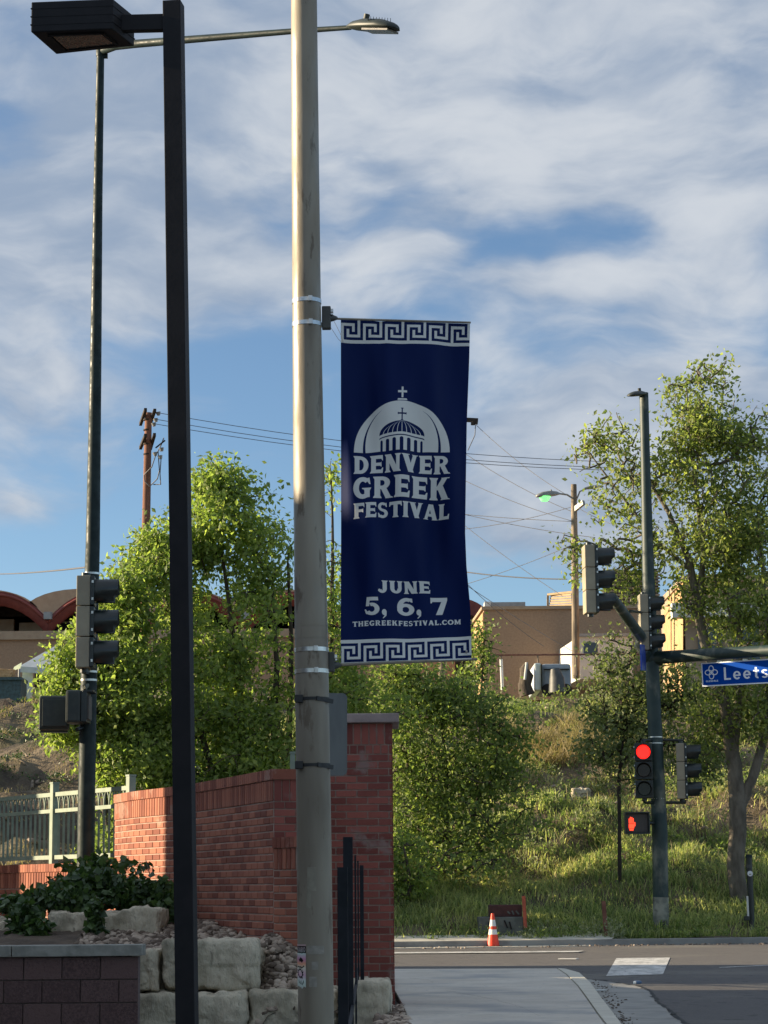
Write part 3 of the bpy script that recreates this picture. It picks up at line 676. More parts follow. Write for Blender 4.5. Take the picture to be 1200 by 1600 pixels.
def glyph(ch, S=.30, T=.20, f=.07):
    """polygons for a heavy flared capital: height 1 (y down), returns (polys, width)"""
    def V(x, y0=0, y1=1, s=S, top=True, bot=True):
        h = .09; l = []
        l += [(x - (f if top else 0), y0), (x + s + (f if top else 0), y0)]
        if top: l += [(x + s + f, y0 + .03), (x + s, y0 + h + .04)]
        if bot: l += [(x + s, y1 - h - .04), (x + s + f, y1 - .03)]
        l += [(x + s + (f if bot else 0), y1), (x - (f if bot else 0), y1)]
        if bot: l += [(x - f, y1 - .03), (x, y1 - h - .04)]
        if top: l += [(x, y0 + h + .04), (x - f, y0 + .03)]
        return l
    def H(x0, x1, y, t=T, up=0, dn=0): # bar with a flared right end
        return [(x0, y), (x1 - .05, y - 0), (x1, y - up), (x1 + .015, y + t + dn), (x1 - .03, y + t + dn * .9), (x1 - .09, y + t), (x0, y + t)]
    def D(xa, ya, xb, yb, s): return [(xa, ya), (xa + s, ya), (xb + s, yb), (xb, yb)]
    x = f
    if ch == 'D': return [V(x), arc(x + .36, .5, .50, .5, .30, .20, -90, 90), [(x + .1, 0), (x + .38, 0), (x + .38, T), (x + .1, T)], [(x + .1, 1 - T), (x + .38, 1 - T), (x + .38, 1), (x + .1, 1)]], x + .88
    if ch in 'EF':
        p = [V(x), H(x + .1, x + .72, 0, T, 0, .11), H(x + .1, x + .64, .41, T * .9, .05, .05)]
        if ch == 'E': p.append([(x + .1, 1 - T), (x + .62, 1 - T), (x + .69, 1 - T - .11), (x + .75, 1 - T - .11), (x + .72, 1), (x + .1, 1)])
        return p, x + (.78 if ch == 'E' else .74)
    if ch == 'L': return [V(x), [(x + .1, 1 - T), (x + .56, 1 - T), (x + .64, 1 - T - .14), (x + .70, 1 - T - .14), (x + .67, 1), (x + .1, 1)]], x + .72
    if ch == 'N': return [V(x, s=S * .72), V(x + .62, s=S * .72), D(x - .04, 0, x + .46, 1, S * 1.15)], x + .62 + S * .72 + f
    if ch == 'V': return [D(x - .04, 0, x + .33, 1, S * 1.15), D(x + .62, 0, x + .33, 1, S * .8), [(x - .11, 0), (x + .42, 0), (x + .40, .05), (x - .07, .05)], [(x + .55, 0), (x + .94, 0), (x + .90, .05), (x + .58, .05)]], x + .92
    if ch == 'A': return [D(x + .30, 0, x - .02, 1, S * .75), D(x + .30, 0, x + .60, 1, S * 1.1), [(x + .15, .60), (x + .7, .60), (x + .7, .78), (x + .1, .78)], [(x - .09, 1), (x - .05, .95), (x + .26, .95), (x + .30, 1)], [(x + .53, 1), (x + .56, .95), (x + .98, .95), (x + 1.0, 1)]], x + .98
    if ch == 'R': return [V(x), arc(x + .40, .29, .40, .29, .28, .17, -90, 90), [(x + .1, 0), (x + .42, 0), (x + .42, .17), (x + .1, .17)], [(x + .1, .42), (x + .42, .42), (x + .42, .58), (x + .1, .58)], D(x + .30, .50, x + .58, 1, S), [(x + .55, 1), (x + .60, .93), (x + .90, .93), (x + .97, 1)]], x + .93
    if ch == 'K': return [V(x), D(x + .58, 0, x + .2, .55, S * .95), D(x + .30, .38, x + .58, 1, S * 1.1), [(x + .52, 0), (x + .98, 0), (x + .92, .05), (x + .56, .05)], [(x + .50, 1), (x + .54, .95), (x + .93, .95), (x + 1.0, 1)]], x + .98
    if ch == 'G': return [arc(.50, .5, .50, .51, .30, .21, 48, 305), [(.72, .05), (.84, .02), (.90, .34), (.84, .34), (.72, .20)], V(.58, .50, .95, s=.28, bot=False), [(.45, .5), (.92, .5), (.92, .56), (.47, .56)], [(.5, .8), (.86, .8), (.86, .92), (.6, 1.0), (.5, 1.01)]], .96
    if ch == 'C': return [arc(.50, .5, .50, .51, .30, .20, 48, 312), [(.72, .05), (.84, .02), (.90, .36), (.84, .36), (.72, .22)], [(.72, .95), (.84, .92), (.92, .70), (.86, .66), (.70, .80)]], .92
    if ch == 'O': return [arc(.56, .5, .56, .51, .30, .20, 0, 359.9, 40)], 1.12
    if ch == 'S': return [arc(.36, .28, .34, .29, .22, .17, 40, 270), arc(.36, .715, .38, .30, .25, .18, -140, 90), [(.55, .04), (.64, .02), (.67, .30), (.61, .30), (.52, .18)], [(.02, .70), (.08, .68), (.2, .83), (.16, .98), (.06, .98)], [(.28, .40), (.45, .42), (.44, .60), (.28, .57)]], .75
    if ch == 'T': return [V(x + .27, s=S, top=False), [(x - .02, 0), (x + .86, 0), (x + .88, .30), (x + .83, .30), (x + .76, T), (x + .08, T), (x + .01, .30), (x - .04, .30)]], x + .88
    if ch == 'I': return [V(x)], x + S + f
    if ch == 'H': return [V(x, s=S * .9), V(x + .56, s=S * .9), [(x + .1, .40), (x + .7, .40), (x + .7, .60), (x + .1, .60)]], x + .56 + S * .9 + f
    if ch == 'M': return [V(x, s=S * .75), V(x + .80, s=S * .85), D(x, 0, x + .38, .9, S), D(x + .80, 0, x + .38, .9, S * .8)], x + .80 + S * .85 + f
    if ch == 'U': return [V(x, 0, .62, bot=False), V(x + .56, 0, .62, s=S * .85, bot=False), arc(x + .405, .6, .405, .41, .30, .21, 180, 360)], x + .56 + S * .85 + f
    if ch == 'J': return [V(.30, 0, .66, bot=False), arc(.26, .62, .34, .40, .30, .20, 205, 360), [(-.02, .76), (.06, .66), (.2, .82), (.06, .95)]], .68
    if ch == '5': return [[(.14, 0), (.78, 0), (.80, .20), (.30, .20), (.28, .5), (.08, .5)], arc(.42, .66, .44, .345, .28, .185, -150, 110), [(0, .68), (.07, .66), (.2, .82), (.1, .95)]], .88
    if ch == '6': return [arc(.46, .66, .46, .345, .28, .185, 0, 359.9, 36), arc(.52, .55, .52, .56, .29, .20, 62, 200), [(.72, .02), (.82, .04), (.84, .26), (.78, .26), (.62, .16)]], .92
    if ch == '7': return [[(.0, 0), (.88, 0), (.88, .14), (.58, 1), (.24, 1), (.56, .24), (.10, .24), (.06, .32), (-.01, .32)]], .86
    if ch == ',': return [arc(.17, .84, .17, .17, .17, .17, 0, 359.9), [(.17, 1.0), (.34, .86), (.32, 1.05), (.10, 1.2), (.06, 1.16), (.18, 1.05)]], .36
    if ch == '.': return [arc(.15, .86, .14, .14, .14, .14, 0, 359.9)], .30
    if ch == ' ': return [], .35
    return [], .3
def text(cv, s_, x0, x1, y0, y1, gap=.07, val=1.0, sl=0.0, gl=glyph):
    parts = [gl(c) for c in s_]; W = sum(p[1] for p in parts) + gap * (len(parts) - 1); kx = (x1 - x0) / W; ky = y1 - y0; x = 0
    for pl, wd in parts:
        for p in pl: cv.poly([(x0 + (x + a) * kx, y0 + b * ky + sl * ((x + a) * kx)) for a, b in p], val)
        x += wd + gap
S4 = 4
cv = Canvas(202 * S4, 531 * S4, 532, 503, S4)
KEY = ['11111110', '10000010', '10111010', '10101010', '10101110', '10100000', '10111111']
def key_band(y0, cell_h, xs, extra):
    cv.rect(530, y0 - extra[0], 740, y0 + 7 * cell_h + extra[1])
    for u in range(-1, 7):
        for r_, row in enumerate(KEY):
            for c_, ch in enumerate(row):
                if ch == '1':
                    x = xs + u * 34.4 + c_ * 4.3; cv.rect(x - .02, y0 + r_ * cell_h - .02, x + 4.32, y0 + (r_ + 1) * cell_h + .02, 0)
key_band(503.2, 4.15, 528, (1, 5.2)); key_band(1003.0, 4.12, 528.5, (5.4, 3))
text(cv, 'DENVER', 552.5, 707.5, 713, 741); text(cv, 'GREEK', 552, 708, 746.5, 780.5); text(cv, 'FESTIVAL', 552.5, 708, 787, 811, gap=.05)
text(cv, 'JUNE', 591.5, 674.5, 908, 927, gap=.08)
for s_, a_, b_ in (('5', 569, 593), (',', 596, 604), ('6', 620, 647), (',', 650, 658), ('7', 673, 699)):
    text(cv, s_, a_, b_, 933.5, 961)
text(cv, 'THEGREEKFESTIVAL.COM', 550, 719, 969.3, 977.3, gap=.12)
# dome emblem
cx, by = 630, 707.5
cv.poly([(cx + 77 * math.cos(a), by - 79.5 * math.sin(a)) for a in np.linspace(0, math.pi, 60)])
for sg in (-1, 1):     # curved ribs
    o_ = [(cx + sg * (62 * math.cos(a)), by - 79 * math.sin(a) * 1.0) for a in np.linspace(0, 1.15, 24)]; i_ = [(cx + sg * (58.5 * math.cos(a) + (0 if a < .9 else 1.5)), by - 79 * math.sin(a)) for a in np.linspace(0, 1.15, 24)]
    o_ = [(cx + sg * (62.5 * math.cos(a * 1.0) + 2 * math.sin(2 * a)), by - 73 * math.sin(a) * 1.02) for a in np.linspace(0, 1.05, 24)]
    i_ = [(p[0] - sg * (4.4 * (1 - k / 24)), p[1]) for k, p in enumerate(o_)]
    cv.poly(o_ + i_[::-1], 0)
cv.poly([(cx - 8, by - 80), (cx - 7, by - 83), (cx + 7, by - 83), (cx + 8, by - 80), (cx + 7, by - 79.3), (cx - 7, by - 79.3)])
cv.rect(cx - 8.5, by - 80.3, cx + 8.5, by - 79.4, 0)
cv.rect(cx - 1.6, by - 102, cx + 1.6, by - 84.5); cv.rect(cx - 7.2, by - 96.2, cx + 7.2, by - 92.6)
# inner dome
ib = by - 24
cv.poly([(cx - 36, ib + .5), *[(cx + 36 * math.cos(a), ib - 1.5 - 21.5 * math.sin(a)) for a in np.linspace(math.pi, 0, 40)], (cx + 36, ib + .5), *[(cx + 36 * math.cos(a), ib - 5 * math.sin(a)) for a in np.linspace(0, math.pi, 20)]], 0)
for k in range(-4, 5):
    xb = k * 7.6; pts = []
    for sgn in (-1, 1):
        seq = [(cx + (xb * math.cos(u)) + sgn * .55 * math.cos(u * .8), ib - 4.5 * (1 - (k / 5) ** 2) - 18.5 * math.sin(u) - (0 if abs(k) < 4 else -1.2)) for u in np.linspace(0, math.pi / 2, 12)]
        pts = pts + (seq if sgn < 0 else seq[::-1])
    cv.poly(pts)
band = lambda y, th, h: [(cx + 36 * math.cos(a), y - h * math.sin(a)) for a in np.linspace(math.pi, 0, 24)] + [(cx + 36 * math.cos(a), y + th - h * math.sin(a)) for a in np.linspace(0, math.pi, 24)]
cv.poly(band(ib + 4.2, 1.7, 5.2), 0)
for k, (x_, wd, tp) in enumerate([(-32.5, 3.6, 19), (-23, 5.2, 17.5), (-12.4, 5.6, 16.2), (-.6, 5.8, 15.2), (11, 5.6, 16), (22, 5.2, 17.5), (31.5, 3.6, 19)]):
    yt = by - 36 + tp; xx = cx + x_
    cv.poly([(xx - wd / 2, by + 1), (xx - wd / 2, yt + 2)] + [(xx + wd / 2 * math.cos(a), yt + 2 - 2.4 * math.sin(a)) for a in np.linspace(math.pi, 0, 8)] + [(xx + wd / 2, by + 1)], 0)
cv.rect(cx - .9, by - 67, cx + .9, by - 47.5, 0); cv.rect(cx - 6.4, by - 60, cx + 6.4, by - 57.6, 0)
for a_, b_, c_, d_ in ((-2, -67.5, 2, -66.3), (-2, -48.6, 2, -47.4)): cv.rect(cx + a_, by + b_, cx + c_, by + d_, 0)
for a_ in (-7, 6): cv.rect(cx + a_, by - 60.6, cx + a_ + 1, by - 57, 0)
def image_mat(name, mask_cols, rough, transl=0.0, spec=.3):
    h, w_, _ = mask_cols.shape; im = bpy.data.images.new(name, w_, h, alpha=False)
    px_ = np.ones((h, w_, 4), np.float32); px_[..., :3] = mask_cols[::-1]; im.pixels.foreach_set(px_.ravel()); im.update(); im.pack()
    m = bpy.data.materials.new(name); m.use_nodes = True; t = NT(m.node_tree); b = t.n['Principled BSDF']
    tx = t.a('ShaderNodeTexImage'); tx.image = im; t.l.new(t.a('ShaderNodeTexCoord').outputs['UV'], tx.inputs[0]); t.l.new(tx.outputs[0], b.inputs['Base Color'])
    b.inputs['Roughness'].default_value = rough; b.inputs['Specular IOR Level'].default_value = spec
    tc = t.a('ShaderNodeTexCoord').outputs['Object']; t.l.new(t.a('ShaderNodeBump', {'Strength': .12, 'Distance': .004, 'Height': t.noise(tc, 30, 4)}).outputs[0], b.inputs['Normal'])
    return m
def cols(mask, c0, c1): # sRGB 0..1 colours
    return mask[..., None] * np.array(c1) + (1 - mask[..., None]) * np.array(c0)
ban_m = image_mat('banner_print', cols(cv.m, (.005, .095, .29), (.84, .84, .82)), .6, spec=.12)

# ------------------------------------------------------------------ banner
YB0, YB1 = 11.85, 12.18
bt = thing('festival_banner', 'navy blue vertical festival banner with white dome emblem and lettering', 'banner', P(533, 1037, YB0))
nu, nv = 40, 90; vs = []; uvs = []
for j_ in range(nv + 1):
    v_ = j_ / nv
    for i in range(nu + 1):
        u = i / nu; Yd = YB0 + (YB1 - YB0) * u
        xl = 532.5; xr_ = np.interp(v_, [0, .1, .3, .62, .72, .85, 1], [734.5, 733.5, 729.5, 727, 729, 735, 737])
        xm = xl + (xr_ - xl) * u; yt = 499.5 + 6.5 * u; yb_ = 1037.5 - 7.5 * u; ym = yt + (yb_ - yt) * v_
        p = P(xm, ym, Yd); env = math.sin(math.pi * v_) ** .6
        p.y += 1.5 * env * (.034 * math.sin(7 * u + 3 * v_ + .5) + .016 * math.sin(17 * u - 8 * v_) + .006 * math.sin(31 * u + 5 * v_) + .035 * math.sin(2.2 * math.pi * v_ + 2.5 * u) * u) + .012 * math.exp(-((u - .3 - .1 * v_) / .035) ** 2) * math.exp(-(v_ / .35) ** 2)
        vs.append(p); uvs.append((u, 1 - v_))
mb = MB(); W_ = nu + 1
mb.add(vs, [(j_ * W_ + i, j_ * W_ + i + 1, (j_ + 1) * W_ + i + 1, (j_ + 1) * W_ + i) for j_ in range(nv) for i in range(nu)], True)
fab = mb.build('fabric', ban_m, bt); uv = fab.data.uv_layers.new(name='UVMap')
for lp in fab.data.loops: uv.data[lp.index].uv = uvs[lp.vertex_index]
MB().tube([P(524, 1039, YB0 - .02), P(745, 1030, YB1 + .03)], .008, 10).build('bottom_rod', M['steel'], bt)
MB().tube([P(524, 498, YB0 - .01), P(735, 504, YB1)], .006, 10).build('top_rod', M['steel'], bt)
MB().tube([P(517, 512, YB0), P(528, 529, YB0), P(533, 534, YB0)], .0012, 5).tube([P(522, 502, YB0), P(532, 522, YB0), P(536, 535, YB0)], .0012, 5).build('tie', M['wire'], bt)
MB().tube([P(534, 1018, YB0 - .02), P(528, 1030, YB0 - .02), P(530, 1040, YB0 - .02)], .0015, 5).build('tie', M['wire'], bt)
MB().tube([P(729, 1020, YB1 - .02), P(729, 1017, YB1 - .03)], .006, 8).build('grommet', M['band'], bt)

# ------------------------------------------------------------------ steel pole
YP = 11.75
def pole_pts(cpts, Y): # (px, py, halfwidth px)
    pts = [P(a_, b_, Y) for a_, b_, c_ in cpts]; return pts, [c_ * mpp(p) for p, (_, _, c_) in zip(pts, cpts)]
cp = [(500, 1950, 30), (494, 1600, 28), (490.5, 1300, 27.2), (486.5, 1000, 26), (482, 700, 24), (479, 470, 22.3), (475, 0, 20.3), (472, -300, 19)]
pts, rad = pole_pts(cp, YP)
sp = thing('steel_light_pole', 'tall round weathered galvanised steel pole carrying the banner', 'pole', pts[0])
MB().tube(pts, rad, 40).build('shaft', M['steel'], sp)
def on_pole(py, Y=YP):
    for i in range(len(cp) - 1):
        if cp[i][1] >= py >= cp[i + 1][1]:
            k = (cp[i][1] - py) / (cp[i][1] - cp[i + 1][1]); c_ = cp[i][0] + k * (cp[i + 1][0] - cp[i][0]); h_ = cp[i][2] + k * (cp[i + 1][2] - cp[i][2]); p = P(c_, py, Y); return p, h_ * mpp(p)
axis = (pts[5] - pts[2]).normalized()
for py in (472, 508, 1016, 1049.5):
    p, r_ = on_pole(py); MB().tube([p - axis * .011, p + axis * .011], r_ + .003, 32).build('steel_band', M['band'], sp)
    q = p + Vector((.3 * r_, -r_ * .97 - .008, 0)); MB().box(q, (.022, .012, .030)).build('band_buckle', M['band'], sp, bevel=.002)
MB().tube([on_pole(979)[0] - axis * .002, on_pole(979)[0] + axis * .002], on_pole(979)[1] + .0015, 32).build('weld_ring', M['steel'], sp)
MB().tube([on_pole(998)[0] - axis * .002, on_pole(998)[0] + axis * .002], on_pole(998)[1] + .0015, 32).build('weld_ring', M['steel'], sp)
# banner brackets
for (a_, b_, c_, d_, Yb) in ((503, 517, 479, 515, YB0 - .06), (513, 523, 1019, 1050, YB0 - .05)):
    br = thing('banner_bracket', ('upper' if c_ < 600 else 'lower') + ' grey cast bracket strapped to the steel pole holding the banner rod', 'bracket', P(a_, d_, Yb), 'banner brackets on the steel pole')
    c0 = P((a_ + b_) / 2, (c_ + d_) / 2, Yb); MB().box(c0, ((b_ - a_) * mpp(c0), .05, (d_ - c_) * mpp(c0))).build('clamp_body', M['grey_plate'], br, bevel=.006)
    yy = (c_ + d_) / 2 + (0 if c_ < 600 else 5)
    MB().tube([P(b_ - 1, yy, Yb), P(b_ + 3, yy, Yb), P(b_ + 8, yy, YB0 - .02)], [.022, .018, .011], 12).build('rod_socket', M['grey_plate'], br)
    MB().box(P(b_ + 1, c_ + 7, Yb), (.02, .03, .02)).build('bolt', M['band'], br, bevel=.003)
    MB().box(P(b_ + 2, c_ + 12, Yb - .02), (.012, .02, .012)).build('bolt', M['band'], br, bevel=.003)
# sign plate seen from behind
Yq = YP + .02
sp2 = thing('back_facing_sign', 'grey sign plate turned away, strapped to the steel pole beneath the banner', 'sign', P(527, 1212, Yq))
rc = []
a0, a1, b0, b1, rr = 508, 541, 1083, 1212, 8
for (cx_, cy_, st_) in ((a1 - rr, b0 + rr, -90), (a1 - rr, b1 - rr, 0)):
    for k in range(6):
        an = R(st_ + 18 * k); rc.append((cx_ + rr * math.cos(an), cy_ + rr * math.sin(an)))
rc += [(a0, b1), (a0, b0)]
lp = [P(x_, y_, Yq + .05 + (x_ - a0) / (a1 - a0) * .33 * 1.0) for x_, y_ in rc]
MB().extrude(lp, Vector((.02, -.006, 0)) * .25).build('plate', M['grey_plate'], sp2)
for py in (1093, 1196):
    p, r_ = on_pole(py); MB().tube([p - axis * .008, p + axis * .008], r_ + .005, 32).build('strap', M['black_strap'], sp2)
    MB().box(P(468, py + .5, YP) + Vector((0, -r_ * .8, 0)), (.042, .03, .042)).build('strap_buckle', M['black_strap'], sp2, bevel=.004)
    MB().bar(p + Vector((r_ * .3, -r_ - .004, 0)), P(520, py + 3, YP - .02), .01, .022).build('bracket_arm', M['black_strap'], sp2)
# stickers on the pole
stc = Canvas(96, 260, 0, 0, 8)          # 12 x 32.5 units
stc.rect(0, 0, 12, 32.5)
rgb = np.zeros((260, 96, 3)); yy = np.linspace(0, 1, 260)[:, None]
for c_ in range(3):
    rgb[..., c_] = np.interp(yy, [0, .05, .16, .2, .35, .45, .55, .72, .85, 1], [[.75, .7, .62, .75, .80, .86, .84, .82, .8, .75], [.62, .6, .62, .85, .55, .62, .83, .66, .86, .8], [.62, .6, .62, .80, .68, .50, .75, .74, .82, .76]][c_])
dk = Canvas(96, 260, 0, 0, 8)
dk.rect(0, 1.2, 12, 6.6); text(dk, 'KARO', .6, 11.3, 2, 5.8, val=0, gap=.02)
dk.poly([(3, 12), (5, 10), (7, 10), (9, 12.4), (7.4, 13.2), (4, 13)]); dk.poly([(1.5, 17), (10, 16.4), (10, 17.4), (2, 17.8)])
dk.poly([(5.2 + (4.2 if k % 2 else 3.0) * math.cos(k * .2856), 22 + (4.4 if k % 2 else 3.0) * math.sin(k * .2856)) for k in range(22)]); dk.poly([(5 + 2.2 * math.cos(a), 22 + 2.4 * math.sin(a)) for a in np.linspace(0, 6.28, 16)], 0)
for k in range(5): dk.poly([(3 + k * 1.4, 27.5 + (k % 2)), (3.6 + k * 1.4, 27.5), (4 + k * 1.4, 30), (3.4 + k * 1.4, 30.2)])
rgb = rgb * (1 - dk.m[..., None] * .88)
stm = image_mat('sticker_print', rgb, .5)
def pole_patch(name, x0, x1, y0, y1, m, off, label, cat, uvm=False, n=10, rag=0.0):
    vs = []; uv_ = []
    for j_ in range(2):
        py = y0 if j_ == 0 else y1
        for i in range(n + 1):
            px = x0 + (x1 - x0) * i / n; c_, r_ = on_pole(py); s_ = (px - (600 + F * 0)) ; cpx = [k for k in [0]][0]
            # angle on the pole from the pixel offset
            m_ = mpp(c_); # centre px
            v = ROT.transposed() @ (c_ - Vector((0, 0, CAMZ))); cxp = 600 + F * v.x / -v.z
            an = math.asin(max(-.99, min(.99, (px - cxp) * m_ / r_))); q = c_ + Vector((math.sin(an), -math.cos(an), 0)) * (r_ + off)
            q.z += rng.uniform(-rag, rag) if j_ else 0
            vs.append(q); uv_.append((i / n, 1 - j_))
    o = MB().add(vs, [(i, i + 1, n + 2 + i, n + 1 + i) for i in range(n)], True).build(name, m)
    if uvm:
        uv = o.data.uv_layers.new(name='UVMap')
        for lp in o.data.loops: uv.data[lp.index].uv = uv_[lp.vertex_index]
    return tag(o, label, cat)
pole_patch('sticker_strip', 464, 479, 1475, 1542, stm, .0018, 'torn pink and white sticker strip low on the steel pole', 'sticker', True, rag=.008)
M['tape'] = mat('old_tape', (.20, .18, .135), (.25, .23, .175), 20, .6); M['tape2'] = mat('glue_residue', (.22, .205, .17), (.29, .27, .23), 30, .7)
pole_patch('tape_strip', 481, 495, 1355, 1392, M['tape'], .0012, 'upper faded brown tape strip left on the steel pole', 'tape')
pole_patch('tape_strip', 480, 487, 1392, 1418, M['tape'], .0012, 'narrow lower brown tape strip under the wider one on the pole', 'tape')
for (a_, b_, c_, d_, lb) in ((488, 498, 1502, 1514, 'small square glue mark beside the sticker strip on the pole'), (484, 496, 1525, 1541, 'lower glue mark beside the sticker strip on the pole'), (481, 507, 1477, 1490, 'wide pale glue mark above the others on the pole')):
    pole_patch('glue_mark', a_, b_, c_, d_, M['tape2'], .0012, lb, 'glue mark')

# ------------------------------------------------------------------ black post lamp
YK = 11.3
lpst = thing('parking_lot_lamp', 'black square post lamp with flat shoebox head on its left', 'lamp', P(296, 1900, YK))
def sq(px, py, s_=.098, rz=R(-8)):
    p = P(px, py, YK); h = s_ / 2; rm = Matrix.Rotation(rz, 3, 'Z'); return [p + rm @ Vector((a_ * h, b_ * h, 0)) for a_, b_ in ((-1, -1), (1, -1), (1, 1), (-1, 1))]
lo_, hi_ = sq(296.5, 1900), sq(271, 5)
MB().add(lo_ + hi_, [(3, 2, 1, 0), (4, 5, 6, 7), (0, 1, 5, 4), (1, 2, 6, 5), (2, 3, 7, 6), (3, 0, 4, 7)]).build('post', M['bronze'], lpst, bevel=.004)
zb = P(175, 47, YK - .12).z
A_, B_, C_, D_ = PZ(48, 50, zb), PZ(176, 45, zb), PZ(210, 72, zb), PZ(88, 85, zb)
Hh = P(176, 0, YK - .12).z - zb
MB().extrude([A_, B_, C_, D_], (0, 0, Hh)).build('housing', M['bronze'], lpst, bevel=.006)
cen = (A_ + B_ + C_ + D_) / 4
ins = [cen + (p - cen) * .60 for p in (A_, B_, C_, D_)]; MB().extrude([p - Vector((0, 0, .004)) for p in ins], (0, 0, .006)).build('lens', M['bronze_lens'], lpst)
ins2 = [cen + (p - cen) * .66 for p in (A_, B_, C_, D_)]; fr = MB()
for i in range(4): fr.bar(ins2[i] - Vector((0, 0, .004)), ins2[(i + 1) % 4] - Vector((0, 0, .004)), .014, .010)
fr.build('lens_frame', M['bronze'], lpst)
for k in range(3):
    zz = zb + Hh * (.22 + .27 * k); g = MB(); e = .004
    loop = [cen + (Vector((p.x, p.y, 0)) - Vector((cen.x, cen.y, 0))) * 1.012 for p in (A_, B_, C_, D_)]
    g.extrude([Vector((p.x, p.y, zz)) for p in loop], (0, 0, .006)); g.build('rib', M['bronze'], lpst)
am = P(176, 35, YK - .02); MB().bar(Vector(((B_.x + C_.x) / 2 - .02, (B_.y + C_.y) / 2, zb + Hh * .45)), P(258, 36, YK), .05, .088).build('arm', M['bronze'], lpst, bevel=.003)

# ------------------------------------------------------------------ traffic signals
def make_signal(label, group='traffic signals', lit=None, loc=(0, 0, 0), rz=0.0, s_=1.0):
    """faces local +X; origin at the centre"""
    r_ = thing('traffic_signal', label, 'traffic light', loc, group); o0 = WORLD[r_.name]; WORLD[r_.name] = Vector()
    for k, (zc, lm) in enumerate(((.36, 'lens_off'), (0, 'lens_off'), (-.36, 'lens_off_green'))):
        sec = MB().box((-.09, 0, zc), (.16, .33, .352)).build('signal_section', M['sig_side'], r_, bevel=.012); WORLD[sec.name] = Vector()
        MB().box((.012, 0, zc), (.05, .345, .346)).build('door', M['sig_dark'], sec, bevel=.012)
        n = 18; v = []; f = []
        for (x_, rr, sag) in ((.03, .150, 0), (.31, .152, 0), (.31, .143, 0), (.03, .141, 0)):
            for i in range(n + 1):
                an = math.pi * 2 * (-.13 + (1.26) * i / n / 1.0) if False else R(-52 + 284 * i / n)
                v.append((x_ - (.05 if x_ > .1 and math.sin(an) < -.3 else 0), rr * math.cos(an), zc + rr * math.sin(an)))
        W2 = n + 1
        for a_ in range(3):
            for i in range(n): f.append((a_ * W2 + i, a_ * W2 + i + 1, (a_ + 1) * W2 + i + 1, (a_ + 1) * W2 + i))
        MB().add(v, f, True).build('visor', M['sig_dark'], sec)
        for hz in (-.10, .10): MB().box((.018, -.180, zc + hz), (.022, .014, .030)).build('hinge', M['band'], sec)
        m_ = M['lens_red'] if lit == k else M[lm]
        MB().tube([(.035, 0, zc), (.050, 0, zc)], [.138, .120], 24).build('lens', m_, sec)
    for zc in (.56, -.56): MB().tube([(-.08, 0, zc - .025), (-.08, 0, zc + .025)], .05, 12).build('mount_cap', M['sig_dark'], r_)
    r_.rotation_euler = (0, 0, rz); r_.scale = (s_,) * 3
    return r_
def bracket(name, pts, r_, m, parent): return MB().tube(pts, r_, 8).build(name, m, parent)

# left street light
YL = 26.0
cpl = [(131, 1560, 15), (135.5, 1230, 13.5), (139, 1045, 12.8), (145, 850, 11.2), (149, 600, 9.3), (153, 300, 7.3), (157, 84, 6)]
pts, rad = pole_pts(cpl, YL)
sl_ = thing('street_light', 'tall slim dark green street light at the left with long curved arm', 'street light', pts[0])
MB().tube(pts, rad, 20).build('shaft', M['green_pole'], sl_)
ap = [(160, 80, 26.0), (180, 72, 25.7), (212, 68.5, 25.3), (330, 59, 24.6), (455, 49, 23.9), (548, 43, 23.4)]
api = [P(*a_) for a_ in ap]; MB().tube(api, [h * mpp(p) for h, p in zip((6, 6.5, 6.5, 5.6, 4.6, 3.8), api)], 14).build('arm', M['green_pole'], sl_)
MB().tube([P(157, 88, YL), P(157, 76, YL)], .055, 14).build('pole_cap', M['green_pole'], sl_)
MB().box(P(165, 87, YL), (.05, .05, .06)).build('arm_clamp', M['green_pole'], sl_)
def cobra(root, a_, b_, wid, th, m, lens_m=None, cell=True):
    """a flat tapered luminaire from point a_ to b_"""
    d_ = (b_ - a_); L = d_.length; d_.normalize(); s_ = d_.cross(Vector((0, 0, 1))).normalized(); u_ = s_.cross(d_).normalized(); v = []; f = []
    prof = [(0, .30, .35), (.12, .62, .7), (.35, .85, 1), (.7, 1, .95), (.92, .75, .6), (1, .3, .3)]; n = 12
    for (x_, w_, h_) in prof:
        for k in range(n):
            an = 2 * math.pi * k / n; hh = math.sin(an); v.append(a_ + d_ * (x_ * L) + s_ * (math.cos(an) * wid / 2 * w_) + u_ * ((hh if hh > 0 else hh * .35) * th / 2 * h_))
    for i in range(len(prof) - 1):
        for k in range(n): f.append((i * n + k, i * n + (k + 1) % n, (i + 1) * n + (k + 1) % n, (i + 1) * n + k))
    f += [tuple(range(n))[::-1], tuple(range((len(prof) - 1) * n, len(prof) * n))]
    MB().add(v, f, True).build('lamp_head', m, root)
    if cell: MB().tube([a_ + d_ * L * .33 + u_ * th * .4, a_ + d_ * L * .33 + u_ * (th * .4 + .07)], .035, 10).build('photocell', m, root)
    if lens_m: MB().bar(a_ + d_ * L * .4 - u_ * th * .17, a_ + d_ * L * .93 - u_ * th * .17, wid * .6, .02).build('lens', lens_m, root)
cobra(sl_, P(545, 43, 23.4), P(620, 44, 22.9), .30, .20, M['sig_shell'], M['bronze_lens'])
fins = MB()
for k in range(9):
    q = P(575 + k * 4.4, 33 + k * .4, 23.1); fins.box(q, (.006, .2, .035))
fins.build('cooling_fins', M['sig_shell'], sl_)
for py in (896.5, 1050, 1063):
    c_ = np.interp(py, [850, 1045, 1230], [145, 139, 135.5]); h_ = np.interp(py, [850, 1045, 1230], [11.2, 12.8, 13.5]); p = P(c_, py, YL)
    MB().tube([p - Vector((0, 0, .012)), p + Vector((0, 0, .012))], h_ * mpp(p) + .004, 20).build('steel_band', M['band'], sl_)
